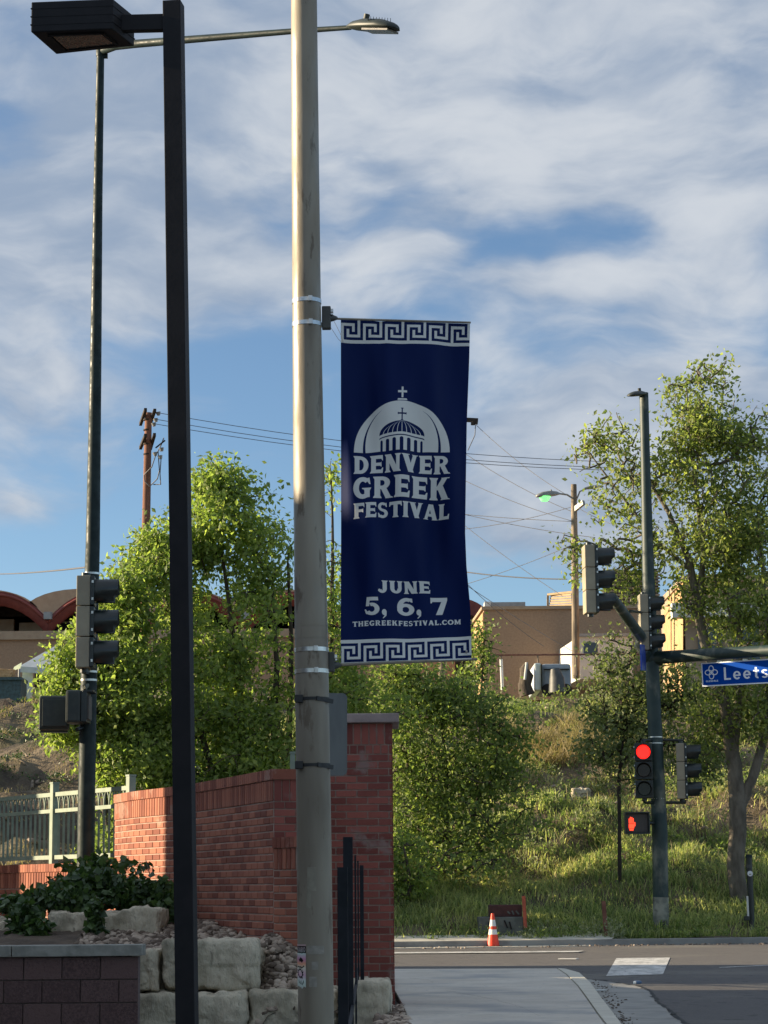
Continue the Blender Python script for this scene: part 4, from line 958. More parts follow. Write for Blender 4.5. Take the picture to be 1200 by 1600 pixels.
c0 = P(143.5, 973, YL - .28); sg = make_signal('dark side-on traffic signal strapped to the tall street light at the left', loc=c0, rz=R(3), s_=1.0)
MB().bar(P(133, 903, YL - .25), P(143, 899, YL), .05, .05).build('upper_bracket', M['sig_dark'], sl_)
MB().bar(P(131, 1049, YL - .25), P(140, 1052, YL), .05, .05).build('lower_bracket', M['sig_dark'], sl_)

def ped_box(label, x0, x1, y0, y1, Y, depth, rz, lit=False, visor=True):
    a_, b_ = P(x0, y0, Y), P(x1, y1, Y); c_ = (a_ + b_) / 2; wd, ht = b_.x - a_.x, a_.z - b_.z
    r_ = thing('pedestrian_signal', label, 'crossing signal', c_, 'pedestrian signals'); keep = WORLD[r_.name]; WORLD[r_.name] = Vector()
    MB().box((0, 0, 0), (wd, depth, ht)).build('housing', M['sig_shell'], r_, bevel=.03)
    return r_, wd, ht
r_, wd, ht = ped_box('pedestrian signal seen from behind, larger and lower box on the left street light', 62, 108, 1088, 1141, YL - .1, .16, 0)
MB().box((wd * .02, -.09, 0), (wd * .84, .02, ht * .82)).build('back_panel', M['sig_shell'], r_, bevel=.012)
MB().box((0, .12, ht / 2 - .01), (wd, .12, .02)).build('visor', M['sig_dark'], r_); MB().box((0, .10, -ht / 2 + .0), (wd * .9, .12, .04)).build('lower_lip', M['sig_dark'], r_)
r_.rotation_euler = (0, 0, R(8))
r_, wd, ht = ped_box('slim side-on pedestrian signal overlapping the pole of the left street light', 106, 129, 1080, 1131, YL - .35, .36, 0)
MB().box((wd / 2 + .035, 0, 0), (.07, .36, ht * .96)).build('face_frame', M['sig_dark'], r_, bevel=.01)
MB().box((wd / 2 + .065, -.02, -.01), (.05, .28, ht * .72)).build('face', M['ped_face'], r_)
MB().box((wd / 2 + .09, 0, ht / 2 - .012), (.10, .38, .02)).build('visor', M['sig_dark'], r_)
MB().tube([P(120, 1140, YL - .2), P(135, 1136, YL)], .025, 8).build('ped_bracket', M['sig_dark'], sl_)
MB().tube([P(131, 1070, YL - .2), P(133, 1078, YL - .2), P(140, 1064, YL)], .02, 8).build('conduit', M['pole_primer'], sl_)

# right signal pole
YR = 45.6
cpr = [(1033, 1475, 12.3), (1031, 1300, 12.2), (1024, 1150, 11.3), (1018, 1020, 10.6), (1013, 900, 9.6), (1008.5, 720, 7.4), (1006, 614, 7)]
pts, rad = pole_pts(cpr, YR)
rp = thing('signal_pole', 'dark green traffic signal pole at the far corner, paint worn at its foot', 'signal pole', pts[0])
MB().tube([P(1035, 1500, YR)] + pts, [rad[0]] + rad, 24).build('shaft', M['green_old'], rp)
q0, q1 = P(1033, 1474, YR), P(1032.2, 1402, YR)
MB().tube([q0 - Vector((0, 0, .1)), q1], [rad[0] + .004, rad[0] + .003], 24).build('worn_base', M['pole_primer'], rp)
cobra(rp, P(1008, 616, YR), P(984, 618, YR - .5), .28, .17, M['sig_shell'], cell=True)
MB().box(P(1005, 618, YR), (.16, .16, .10)).build('top_cap', M['green_pole'], rp)
# main mast arm to the right
m0, m1 = P(1022, 1028, YR), P(1260, 1013, YR - 2.6)
mpts = [m0.lerp(m1, k / 6) for k in range(7)]; MB().tube(mpts + [m1 + (m1 - m0) * .9], [.135, .13, .125, .12, .115, .11, .105, .07], 16).build('mast_arm', M['green_old'], rp)
MB().tube([m0 + Vector((-.13, 0, 0)), m0 + Vector((.16, 0, 0))], .16, 16).build('arm_socket', M['green_old'], rp)
# second mast arm towards the camera
n0 = P(1005, 1000, YR); n1 = P(956, 932, YR - 6.3)
MB().tube([n0, n0.lerp(n1, .5), n1], [.12, .10, .085], 14).build('mast_arm', M['green_old'], rp)
MB().tube([P(1014, 1030, YR), P(1000, 1008, YR - .3), n0.lerp(n1, .04)], [.11, .12, .12], 12).build('arm_socket', M['green_old'], rp)
for py in (1152, 1161.5, 1248, 1258):
    c_ = np.interp(py, [1150, 1300], [1024, 1031]); p = P(c_, py, YR); MB().tube([p - Vector((0, 0, .01)), p + Vector((0, 0, .01))], .155, 20).build('steel_band', M['band'], rp)
make_signal('traffic signal at the tip of the mast arm, top left of the far pole', loc=P(929, 906, YR - 6.6), rz=R(4), s_=1.13)
make_signal('side-on traffic signal on the far pole just above the street name sign', loc=P(1012.5, 973, YR - .35), rz=R(2), s_=1.07)
make_signal('traffic signal glowing red, mounted low on the far signal pole', lit=0, loc=P(1006, 1204, YR - .3), rz=R(-97), s_=1.04)
make_signal('side-on traffic signal on the right side of the far pole, level with the red one', loc=P(1071, 1205, YR - .05), rz=R(-8), s_=1.05)
MB().tube([P(1071, 1250, YR), P(1071, 1254, YR), P(1033, 1254, YR)], .03, 8).tube([P(1068, 1157, YR), P(1030, 1156, YR)], .03, 8).tube([P(1005, 1250, YR - .25), P(1008, 1254, YR - .2), P(1030, 1254, YR)], .03, 8).tube([P(1003, 1157, YR - .25), P(1028, 1156, YR)], .03, 8).build('signal_bracket', M['sig_dark'], rp)
MB().tube([P(985, 955, YR - 3), P(1003, 957, YR - .3)], .03, 8).build('signal_bracket', M['sig_dark'], rp)
# lit hand
pb = thing('pedestrian_signal', 'pedestrian signal on the far pole showing a red hand', 'crossing signal', P(995, 1286, YR - .25), 'pedestrian signals'); WORLD[pb.name] = Vector()
k_ = mpp(P(995, 1286, YR - .25)); wd, ht = 39 * k_, 34 * k_
MB().box((0, .06, 0), (wd, .18, ht)).build('housing', M['sig_shell'], pb, bevel=.03)
for (c_, s_) in (((0, -.06, ht / 2 - .012), (wd, .14, .024)), ((0, -.06, -ht / 2 + .012), (wd, .14, .024)), ((-wd / 2 + .012, -.06, 0), (.024, .14, ht - .05)), ((wd / 2 - .012, -.06, 0), (.024, .14, ht - .05))):
    MB().box(c_, s_).build('visor', M['sig_dark'], pb)
MB().box((0, -.036, 0), (wd * .84, .01, ht * .8)).build('face', M['ped_face'], pb)
hm = MB(); ox, oz, hh = -wd * .235, -.015, ht * .62
def hquad(x0, z0, x1, z1): hm.box((ox + (x0 + x1) / 2 * hh * .5, -.046, oz + (z0 + z1) / 2 * hh), ((x1 - x0) * hh * .5, .006, (z1 - z0) * hh))
for i, (zt_) in enumerate((.38, .5, .48, .40)): hquad(-.34 + i * .19, .02, -.34 + i * .19 + .14, zt_)
hquad(-.36, -.34, .42, -.02); hquad(.44, -.18, .60, .12); hquad(-.26, -.5, .30, -.37)
hm.build('lit_hand', M['hand_red'], pb)
MB().tube([P(1012, 1286, YR - .2), P(1030, 1286, YR)], .035, 8).build('ped_bracket', M['sig_dark'], rp)

# street name sign
def sans(ch, s=.15):
    def rc(x0, y0, x1, y1): return [(x0, y0), (x1, y0), (x1, y1), (x0, y1)]
    e = [arc(.26, .68, .26, .335, s, s * .9, 35, 360, 24), ]
    if ch == 'L': return [rc(0, 0, s, 1), rc(0, 1 - s * .9, .48, 1)], .48
    if ch == 'e': return [arc(.27, .67, .27, .335, s, s * .85, 0, 320, 26), rc(.08, .62, .53, .62 + s * .8)], .54
    if ch == 't': return [rc(.12, .12, .12 + s, .88), rc(0, .34, .40, .34 + s * .8), arc(.32, .82, .20, .185, s, s * .85, 180, 280)], .40
    if ch == 's': return [arc(.22, .50, .22, .165, s, s * .8, 20, 260, 16), arc(.22, .825, .23, .18, s, s * .8, -160, 90, 16)], .46
    if ch == 'd': return [arc(.27, .67, .27, .335, s, s * .85, 0, 359.9, 26), rc(.54 - s, 0, .54, 1)], .54
    if ch == 'a': return [arc(.25, .78, .25, .225, s, s * .8, 0, 359.9, 20), rc(.50 - s, .5, .50, 1), arc(.27, .52, .23, .18, s, s * .8, 0, 150, 12)], .50
    if ch == 'l': return [rc(0, 0, s, 1)], s
    if ch == 'D': return [rc(0, 0, s, 1), arc(.2, .5, .38, .5, s, s * .9, -90, 90, 20), rc(0, 0, .22, s * .9), rc(0, 1 - s * .9, .22, 1)], .58
    if ch == 'r': return [rc(0, .34, s, 1), arc(.24, .56, .22, .22, s, s * .8, 60, 180, 10)], .36
    return [], .28
SW = 262; sgn = Canvas(SW * 4, 37 * 4, 0, 0, 4)
sgn.rect(0, 0, SW, 37); sgn.rect(1.8, 1.8, SW - 1.8, 35.2, 0)
text(sgn, 'Leetsdale Dr', 37, 205, 9, 28.5, gap=.17, gl=sans)
for (dx, dy) in ((0, -5.0), (0, 5.0), (-5.0, 0), (5.0, 0)):
    vert = dx == 0
    for (rx, ry, v_) in ((4.6, 6.0, 1), (2.9, 4.4, 0)):
        a_, b_ = (rx, ry) if vert else (ry, rx)
        if v_: sgn.poly(arc(16.2 + dx, 15.5 + dy, a_, b_, 1.5, 1.5, 0, 359.9, 26))
text(sgn, 'GLENDALE', 6.5, 27, 27.6, 30.3, gap=.15)
sm_ = image_mat('street_sign_print', cols(sgn.m, (.02, .25, .60), (.85, .87, .90)), .7, spec=.05)
YS0, YS1 = YR - .75, YR - 2.6
c00, c10 = P(1095.5, 1036, YS0), P(1095.5 + SW * .985, 1036 - 16.5, YS1 - .9); c01 = P(1097.5, 1073, YS0); c11 = c10 - (c00 - c01) * 1.02
ns = thing('street_name_sign', 'blue street name sign with white border hanging under the mast arm', 'street sign', c01)
fo = MB().add([c01, c11, c10, c00], [(0, 1, 2, 3)]).build('sign_face', sm_, ns); uv = fo.data.uv_layers.new(name='UVMap')
vmap = {0: (0, 0), 1: (1, 0), 2: (1, 1), 3: (0, 1)}
for lp in fo.data.loops: uv.data[lp.index].uv = vmap[lp.vertex_index]
MB().extrude([c01 + Vector((0, .004, 0)), c11 + Vector((0, .004, 0)), c10 + Vector((0, .004, 0)), c00 + Vector((0, .004, 0))], (0, .025, 0)).build('backing', M['sign_white'], ns)
for k in (.12, .28): q = c00.lerp(c10, k); MB().box(q + Vector((0, .03, .03)), (.10, .04, .07)).build('hanger', M['band'], ns)
q = P(1005, 1030, YR - 1.3); es = thing('edge_on_street_sign', 'blue street sign seen edge-on beside the far signal pole', 'street sign', q)
MB().bar(P(1008, 1028, YR - .35), P(1001.5, 1027, YR - 1.6), .03, .52).build('panel', M['sign_blue_edge'], es)

# ------------------------------------------------------------------ utility poles, lamps, wires
up = thing('utility_pole', 'reddish wooden utility pole with double crossarms above the left trees', 'utility pole', P(226, 1080, 85))
MB().tube([P(226, 1085, 85), P(228, 830, 85), P(232, 645, 85)], [.19, .165, .135], 14).build('shaft', M['wood_pole'], up)
for (xa, ya, xb, yb_) in ((227.5, 640, 219.5, 663), (242, 641, 234.5, 662)): MB().bar(P(xa, ya, 84.0), P(xb, yb_, 86.2), .11, .13).build('crossarm', M['wood_dark'], up)
for (xa, ya, xb, yb_) in ((227.5, 680, 219.5, 700), (241.5, 679, 235, 701)): MB().bar(P(xa, ya, 84.0), P(xb, yb_, 86.2), .11, .13).build('crossarm', M['wood_dark'], up)
for py in (656, 672, 694, 710): MB().tube([P(230, py, 85) - Vector((0, 0, .03)), P(230, py, 85) + Vector((0, 0, .03))], .155, 12).build('pole_band', M['wood_dark'], up)
for (xa, ya) in ((247, 644), (243, 654), (240, 661), (242, 707), (252, 700), (250, 712)): MB().tube([P(xa, ya, 84.5), P(xa + 1, ya + 5, 84.5)], [.10, .06], 8).build('insulator', M['ceramic'], up)
MB().tube([P(256, 684, 84.5), P(252, 695, 84.5), P(243, 712, 84.5), P(237, 730, 84.5), P(225, 742, 84.8), P(226, 752, 84.8), P(234, 760, 84.8)], .022, 6).build('riser_cable', M['wire'], up)
MB().tube([P(247, 705, 84.5), P(249, 735, 84.5), P(246, 748, 84.5), P(236, 758, 84.8)], .022, 6).build('riser_cable', M['wire'], up)
MB().tube([P(252, 712, 84.5), P(250, 740, 84.5), P(251, 757, 84.5), P(240, 757, 84.8)], .022, 6).build('riser_cable', M['wire'], up)
MB().bar(P(243, 700, 84.3), P(258, 688, 84.3), .05, .05).build('cutout_arm', M['wood_dark'], up)
u2 = thing('utility_pole', 'utility pole mostly hidden by the banner, its crossarm tip showing beside it', 'utility pole', P(690, 1082, 88))
MB().tube([P(690.5, 1090, 88), P(694, 850, 88), P(698, 652, 88)], [.15, .14, .12], 12).build('shaft', M['wood_grey'], u2)
MB().bar(P(672, 653, 87.6), P(747, 657, 87.6), .14, .16).build('crossarm', M['wood_dark'], u2)
MB().tube([P(739, 659, 87.5), P(739, 664, 87.5)], .09, 10).tube([P(744, 659, 87.5), P(744, 663, 87.5)], .07, 10).build('insulator', M['wood_dark'], u2)
MB().tube([P(743, 664, 87.5), P(742, 680, 87.5), P(731, 704, 87.5)], .018, 5).build('jumper_cable', M['wire'], u2)
u3 = thing('lamp_utility_pole', 'wooden pole with cobra lamps, one glowing green, left of the far tree', 'utility pole', P(899, 1042, 84))
MB().tube([P(900, 1060, 84), P(898.5, 900, 84), P(896.5, 757, 84)], [.15, .135, .11], 12).build('shaft', M['wood_grey'], u3)
MB().tube([P(897, 780, 84), P(886, 773, 83.6), P(872, 771, 83.2)], .035, 8).build('lamp_arm', M['lamp_grey'], u3)
cobra(u3, P(874, 772, 83.2), P(838, 776, 82.6), .36, .34, M['lamp_grey']); MB().tube([P(851, 776, 82.8), P(851, 783, 82.8)], [.24, .13], 14).build('lit_lens', M['lamp_green'], u3)
MB().tube([P(897, 790, 84), P(906, 768, 84), P(915, 764, 84)], .03, 8).build('lamp_arm', M['lamp_grey'], u3)
cobra(u3, P(913, 764, 84), P(942, 761, 84.5), .34, .22, M['lamp_grey'])
MB().bar(P(897, 797, 84), P(912, 785, 83.5), .12, .18).build('floodlight', M['lamp_grey'], u3)
def wire(a_, b_, sag, r_=.012, lb='thin dark overhead wire crossing the sky between the utility poles', grp='overhead wires'):
    A, B = P(*a_), P(*b_); pts = []
    for k in range(13):
        u = k / 12; p = A.lerp(B, u); p.z -= sag * 4 * u * (1 - u); pts.append(p)
    o = MB().tube(pts, r_, 5).build('utility_wire', M['wire']); tag(o, lb, 'wire', grp)
for (a_, b_, sg) in (((247, 645, 84), (965, 722, 86), .35), ((243, 655, 84), (965, 731, 86), .35), ((240, 662, 84), (965, 735, 86), .35)):
    wire(a_, b_, sg, .013, {645: 'topmost', 655: 'middle', 662: 'lowest'}[a_[1]] + ' of the three parallel power wires running right from the reddish utility pole', 'parallel power wires')
W0 = [((690, 800, 88), (900, 815, 84), .05), ((690, 795, 88), (930, 840, 84), .1), ((700, 829, 88), (900, 790, 84), .15), ((690, 888, 88), (885, 905, 84), .1), ((700, 921, 88), (897, 850, 84), .1),
      ((700, 800, 88), (880, 932, 84), .1), ((744, 664, 88), (897, 780, 84), .2), ((700, 690, 88), (895, 800, 84), .2), ((700, 738, 88), (897, 815, 84), .15), ((700, 895, 88), (1030, 1090, 86), .2), ((700, 882, 88), (850, 1010, 90), .2), ((-60, 892, 80), (139, 886, 26.3), .1), ((897, 790, 84), (990, 830, 80), .1)]
WL = ['nearly level wire passing just below the lamp pole arm', 'gently falling wire starting beside the banner at mid height', 'wire rising rightwards from the banner to the lamp pole',
      'thick nearly level cable near the foot of the lamp pole', 'wire rising steeply across the thick level cable', 'steep falling wire crossing the thick cable in front of the cloud', 'long wire falling from the hidden crossarm insulator to the lamp pole top',
      'second steep wire falling from behind the banner to below the lamps', 'third steep wire from the banner edge meeting the lamp pole', 'lowest wire slanting down across the brown store wall', 'short wire running down onto the brown store roof',
      'lone level wire at the far left meeting the tall street light', 'wire running right from the lamp pole into the elm crown']
for (a_, b_, sg), lb in zip(W0, WL): wire(a_, b_, sg, .012 if a_[1] != 888 else .024, lb)

# ------------------------------------------------------------------ buildings
def bx_px(x0, x1, y0, y1, Y, depth):
    a_, b_ = P(x0, y0, Y), P(x1, y1, Y); return ((a_.x + b_.x) / 2, Y + depth / 2, (a_.z + b_.z) / 2), (b_.x - a_.x, depth, a_.z - b_.z)
YV = 98.0
mall = thing('vaulted_market_hall', 'long brown building with scalloped red-edged vaulted roofs behind the left trees', 'building', P(60, 1095, YV))
c_, s_ = bx_px(-190, 712, 992, 1110, YV, 14); MB().box(c_, s_).build('wall', M['brick_tan'], mall)
c_, s_ = bx_px(-190, 712, 988, 993, YV - .15, 14.3); MB().box(c_, s_).build('parapet', M['stucco_tan'], mall)
c_, s_ = bx_px(-190, 712, 966, 988, YV + 3.0, 11); MB().box(c_, s_).build('upper_wall', M['wood_dark'], mall)
for (x0, x1, y0, y1) in ((-40, 21, 968, 987), (30, 66, 973, 987), (74, 110, 971, 973), (110, 150, 973, 987)):
    c_, s_ = bx_px(x0, x1, y0, y1, YV + 2.6, .4); MB().box(c_, s_).build('stucco_panel', M['stucco_tan'], mall)
c_, s_ = bx_px(70, 108, 974, 986, YV + 2.7, .3); MB().box(c_, s_).build('window', M['glass'], mall)
n = 18
for k in range(-2, 5):
    xc, hw = -2 + k * 154, 77
    def arcp(yoff, hwk, Y): return [P(xc + hwk * math.cos(a), 967 + yoff - 43 * (1 - math.cos(a) ** 2) ** 1.0 * (1 - .0 * a), Y) for a in np.linspace(math.pi, 0, n)]
    # shell roof
    fr_, bk_ = arcp(0, hw, YV + .5), [p + Vector((0, 12, 0)) for p in arcp(0, hw, YV + .5)]
    MB().add(fr_ + bk_, [(i, i + 1, n + i + 1, n + i) for i in range(n - 1)], True).build('roof_vault', M['roof_tan'], mall)
    lw = [p - Vector((0, 0, .62 + .12 * abs(math.cos(math.pi * i / (n - 1))))) for i, p in enumerate(arcp(0, hw, YV + .45))]; up_ = arcp(0, hw, YV + .45)
    fa = MB(); fa.add(up_ + lw + [p + Vector((0, .3, 0)) for p in lw], [(i, i + 1, n + i + 1, n + i) for i in range(n - 1)] + [(n + i, n + i + 1, 2 * n + i + 1, 2 * n + i) for i in range(n - 1)], True); fa.build('fascia', M['roof_red'], mall)
    tr_ = [p - Vector((0, 0, .17)) + Vector((0, -.06, 0)) for p in up_]; MB().tube(tr_, .07, 6).build('fascia_trim', M['roof_red'], mall)
    gb = arcp(8, hw - 2, YV + 3); MB().add(gb + [P(xc + hw, 985, YV + 3), P(xc - hw, 985, YV + 3)], [tuple(range(n + 2))]).build('gable', M['wood_dark'], mall)
    MB().box(P(xc + hw, 962, YV + .2), (.35, .3, .32)).build('drain_box', M['roof_metal'], mall)
# second vault ridge behind
for k in range(-1, 3):
    xc = 125 + k * 154; fr_ = [P(xc + 92 * math.cos(a), 962 - 42 * math.sin(a), YV + 13) for a in np.linspace(math.pi, 0, n)]
    MB().add(fr_ + [p + Vector((0, 9, 0)) for p in fr_] , [(i, i + 1, n + i + 1, n + i) for i in range(n - 1)], True).build('rear_vault', M['roof_tan'], mall)
    MB().add(fr_, [tuple(range(n))]).build('rear_gable', M['stucco_tan'], mall)

# brown store to the right
YG = 93.0
st_ = thing('brown_brick_store', 'plain brown brick building with one sunlit orange side, right of the banner', 'building', P(860, 1085, YG))
a_, b_ = P(756, 953, YG), P(1048, 1092, YG); sdx = P(756, 953, YG)
ln = 9.0
fl, fr2 = Vector((a_.x, YG, 0)), Vector((b_.x, YG, 0)); bl = Vector((P(738, 958, YG + 10).x - .35, YG + 10, 0)); br2 = Vector((b_.x + .2, YG + 10, 0))
MB().prism([(fl.x, fl.y), (fr2.x, fr2.y), (br2.x, br2.y), (bl.x, bl.y)], b_.z, a_.z).build('wall', M['brick_tan'], st_)
MB().prism([(fl.x - .1, fl.y - .1), (fr2.x + .1, fr2.y - .1), (br2.x + .1, br2.y), (bl.x - .1, bl.y)], a_.z + .003, a_.z + .14).build('coping', M['stucco_tan'], st_)
MB().prism([(fl.x - .05, fl.y + .02), (fl.x - .004, fl.y + .02), (bl.x - .004, bl.y), (bl.x - .05, bl.y)], b_.z, a_.z - .1).build('sunlit_side_skin', M['stucco_sunlit_orange'], st_)  # orange skin over the brick: sunlight on this side put into colour
c_, s_ = bx_px(766, 821, 941, 953, YG + 3, 2.5); MB().box(c_, s_).build('roof_unit', M['roof_metal'], st_)
c_, s_ = bx_px(757, 767, 940, 952, YG + 2.6, 1.5); MB().box(c_, s_).build('roof_duct', M['white_paint'], st_)
c_, s_ = bx_px(655, 752, 1030, 1092, YG + 11, 5); MB().box(c_, s_).build('rear_wall', M['stucco_sunlit_orange'], st_)
# small projecting red roof beyond
fr_ = [P(700 + 62 * math.cos(a), 962 - 30 * math.sin(a), YG + 9.5) for a in np.linspace(math.pi, 0, n)]
rv = thing('red_roofed_annex', 'small red roofed building peeking out between the banner and brown store', 'building', P(700, 1080, YG + 12))
MB().add(fr_ + [p + Vector((0, 6, 0)) for p in fr_], [(i, i + 1, n + i + 1, n + i) for i in range(n - 1)], True).build('roof', M['roof_tan'], rv)
MB().add(fr_ + [p - Vector((0, 0, .7)) for p in fr_], [(i, i + 1, n + i + 1, n + i) for i in range(n - 1)], True).build('fascia', M['roof_red'], rv)
c_, s_ = bx_px(640, 758, 962, 1090, YG + 10.5, 5); MB().box(c_, s_).build('wall', M['stucco_tan'], rv)

# louvred roof screen
YT = 97.0
lv = thing('louvred_roof_screen', 'slatted roof screen with sun-yellow coloured left slats behind the brown store', 'roof screen', P(930, 952, YT))
for k in range(6):
    y_ = 931 + k * 4; MB().bar(P(858 - k * .7 + 3, y_, YT), P(893 + k * .2, y_ - 2, YT - 1.0), .06, .085).build('slat', M['louvre_sunlit'], lv)
MB().bar(P(856, 930, YT), P(856, 955, YT), .09, .09, up=(0, 1, 0)).build('frame_post', M['louvre_sunlit'], lv); MB().bar(P(856, 929, YT), P(895, 925, YT - 1), .09, .09).build('frame_rail', M['louvre_sunlit'], lv)
for k in range(12):
    y_ = 893 + k * 5.2; MB().bar(P(944, y_, YT + 1), P(1031, y_, YT + 1), .08, .09).build('slat', M['wood_grey'], lv)
MB().bar(P(944, 888, YT + 1), P(944, 955, YT + 1), .1, .1, up=(0, 1, 0)).build('frame_post', M['wood_grey'], lv)
c_, s_ = bx_px(946, 1030, 892, 956, YT + 1.6, .2); MB().box(c_, s_).build('back_panel', M['wood_dark'], lv)
# tan building behind the right tree
ob = thing('tan_stucco_building', 'tan stucco building with sun-orange coloured side behind the right tree', 'building', P(1060, 1085, 80))
c_, s_ = bx_px(1068, 1330, 905, 1092, 80, 7); MB().box(c_, s_).build('wall', M['stucco_tan'], ob)
f0, f1 = P(1068, 905, 80), P(1068, 1092, 80); g0 = P(1031, 880, 86.9)
MB().add([(f1.x - .02, f1.y, f1.z), (f0.x - .02, f0.y, f0.z), (g0.x, g0.y, f0.z), (g0.x, g0.y, f1.z)], [(0, 1, 2, 3)]).build('sunlit_side', M['stucco_sunlit_orange'], ob)  # warm sunlight put into the colour of this side; the walls are tan
c_, s_ = bx_px(1066, 1332, 899, 906, 79.8, 7.2); MB().box(c_, s_).build('coping', M['stucco_tan'], ob)
c_, s_ = bx_px(1050, 1335, 942, 962, 79.4, .5); MB().box(c_, s_).build('canopy_band', M['white_paint'], ob)
for k in range(4): c_, s_ = bx_px(1090 + k * 58, 1130 + k * 58, 975, 1030, 79.9, .05); MB().box(c_, s_).build('window', M['glass'], ob)
# white shed
ws = thing('white_shed', 'small white flat-roofed shed beside the lamp pole', 'shed', P(920, 1046, 88))
c_, s_ = bx_px(905, 990, 994, 1060, 88, 4); MB().box(c_, s_).build('wall', M['white_paint'], ws)
f0, f1 = P(905, 994, 88), P(905, 1060, 88); g0 = P(873, 996, 93)
MB().prism([(f0.x - .003, f0.y), (f0.x - .003, f0.y + 5), (g0.x, g0.y)], f1.z, f0.z - .01).build('side_wall', M['white_paint'], ws)
c_, s_ = bx_px(902, 992, 990, 994, 87.9, 4.3); MB().box(c_, s_).build('roof', M['roof_metal'], ws)
c_, s_ = bx_px(912, 934, 1004, 1022, 87.95, .06); MB().box(c_, s_).build('window', M['glass'], ws)
# pipe fence and posts
cf = thing('pipe_rail_fence', 'thin pipe rail fence in front of the brown store', 'fence', P(840, 1075, 80))
MB().tube([P(773, 1023.5, 80), P(1000, 1022, 80)], .035, 6).build('rail', M['rust'], cf)
for x_ in (783, 840, 900, 955): MB().tube([P(x_, 1024, 80), P(x_ + 2, 1082, 80)], .03, 6).build('post', M['wood_grey'], cf)
wp = MB().tube([P(783, 1030, 79.5), P(785, 1078, 79.5)], .055, 8).build('white_post', M['white_paint']); tag(wp, 'short white post standing before the brown store wall', 'post')
# pale trailer and stump
tl_ = thing('pale_trailer', 'pale blue-grey box trailer parked at the hill crest', 'trailer', P(865, 1078, 78))
c_, s_ = bx_px(846, 893, 1037, 1076, 77, 3.4); MB().box(c_, s_).build('body', M['trailer'], tl_, bevel=.12)
c_, s_ = bx_px(835, 846, 1036, 1078, 76.8, 3.4); MB().box(c_, s_).build('front_panel', M['canvas'], tl_, bevel=.05)
c_, s_ = bx_px(845, 847.5, 1038, 1077, 76.7, .3); MB().box(c_, s_).build('door_gap', M['dark_void'], tl_)
c_, s_ = bx_px(850, 890, 1045, 1046, 76.9, .1); MB().box(c_, s_).build('panel_seam', M['dark_void'], tl_)
for x_ in (856, 884): MB().tube([P(x_, 1078, 76.9), P(x_, 1078, 77.15)], .22, 14).build('wheel', M['rubber'], tl_)
bn = MB().tube([P(871, 1082, 76), P(870, 1060, 76), P(867, 1045, 76)], [.3, .26, .16], 9).build('tarped_bundle', M['grey_plate']); tag(bn, 'dark grey tarped bundle standing in front of the pale trailer', 'bundle')
sb = thing('rusty_stump', 'rust brown upright stump with a pale stick leaning on it', 'stump', P(822, 1080, 77))
MB().tube([P(824, 1086, 77), P(820, 1070, 77), P(823, 1056, 77), P(819, 1045, 77), P(823, 1036, 77)], [.27, .22, .24, .16, .07], 8).tube([P(816, 1084, 77.2), P(814, 1068, 77.2), P(817, 1058, 77.2)], [.14, .12, .04], 6).build('trunk', M['bark_dark'], sb)
MB().tube([P(820, 1062, 76.6), P(823, 1035, 76.6)], .05, 6).build('stick', M['white_paint'], sb)
# tent canopy
YC = 84.0
tn = thing('canopy_tent', 'white pop-up canopy tent with sloping cloth roof by the vaulted building', 'tent', P(60, 1090, YC))
apx = P(88, 1008, YC + 1.3)
b4 = [P(30, 1041, YC), P(118, 1047, YC), P(118, 1047, YC) + Vector((0, 2.6, 0)), P(30, 1041, YC) + Vector((0, 2.6, 0))]
MB().add(b4 + [apx], [(0, 1, 4), (1, 2, 4), (2, 3, 4), (3, 0, 4)]).build('roof_cloth', M['canvas'], tn)
MB().extrude([b4[0], b4[1], b4[1] - Vector((0, 0, .22)), b4[0] - Vector((0, 0, .22))], (0, .03, 0)).build('valance', M['canvas'], tn)
MB().add([P(22, 1042, YC - .5), P(34, 1035, YC), P(33, 1044, YC), P(20, 1048, YC - .5)], [(0, 1, 2, 3)]).build('awning_flap', M['canvas'], tn)
for p in b4: MB().tube([p, Vector((p.x, p.y, P(60, 1096, YC).z))], .04, 6).build('leg', M['roof_metal'], tn)
c_, s_ = bx_px(35, 50, 1048, 1096, YC + .3, .1); MB().box(c_, s_).build('side_curtain', M['canvas'], tn)
c_, s_ = bx_px(54, 100, 1050, 1075, YC + 1.3, .6); MB().box(c_, s_).build('dark_goods', M['wood_dark'], tn)
tb = thing('teal_bin', 'dark teal waste container left of the canopy tent', 'bin', P(16, 1093, 82))
c_, s_ = bx_px(-14, 32, 1062, 1096, 82, 1.4); MB().box(c_, s_).build('body', M['teal_bin'], tb, bevel=.04)
c_, s_ = bx_px(-16, 33, 1058, 1062, 81.9, 1.6); MB().box(c_, s_).build('lid', M['teal_bin'], tb)
bag = stone_mesh('tan_bundle', P(11, 1053, 82.3), (.5, .4, .35), 40, .06); bag.data.materials.clear(); bag.data.materials.append(M['stucco_sunlit_orange']); tag(bag, 'small tan bundle lying on top of the teal waste container', 'bundle')

# an unseen block on the left, added to shade the foreground
sh = thing('foreground_shade_block', 'plain stucco block added outside the view to shade the foreground', 'building', (-16, 8, 0))
SB1, SBX, SBH = 25.3, -13.0, 6.4
MB().box((SBX - 6, (SB1 - 16) / 2, SBH / 2 - .2), (12, SB1 + 16, SBH + .4)).build('wall', M['stucco_tan'], sh)
MB().box((SBX - 6, (SB1 - 16) / 2, SBH + .06), (12.2, SB1 + 16.2, .12)).build('coping', M['roof_metal'], sh)
for k in range(5): MB().box((SBX + .02, -8 + k * 6.5, 1.6), (.05, 2.4, 1.8)).build('window', M['glass'], sh)

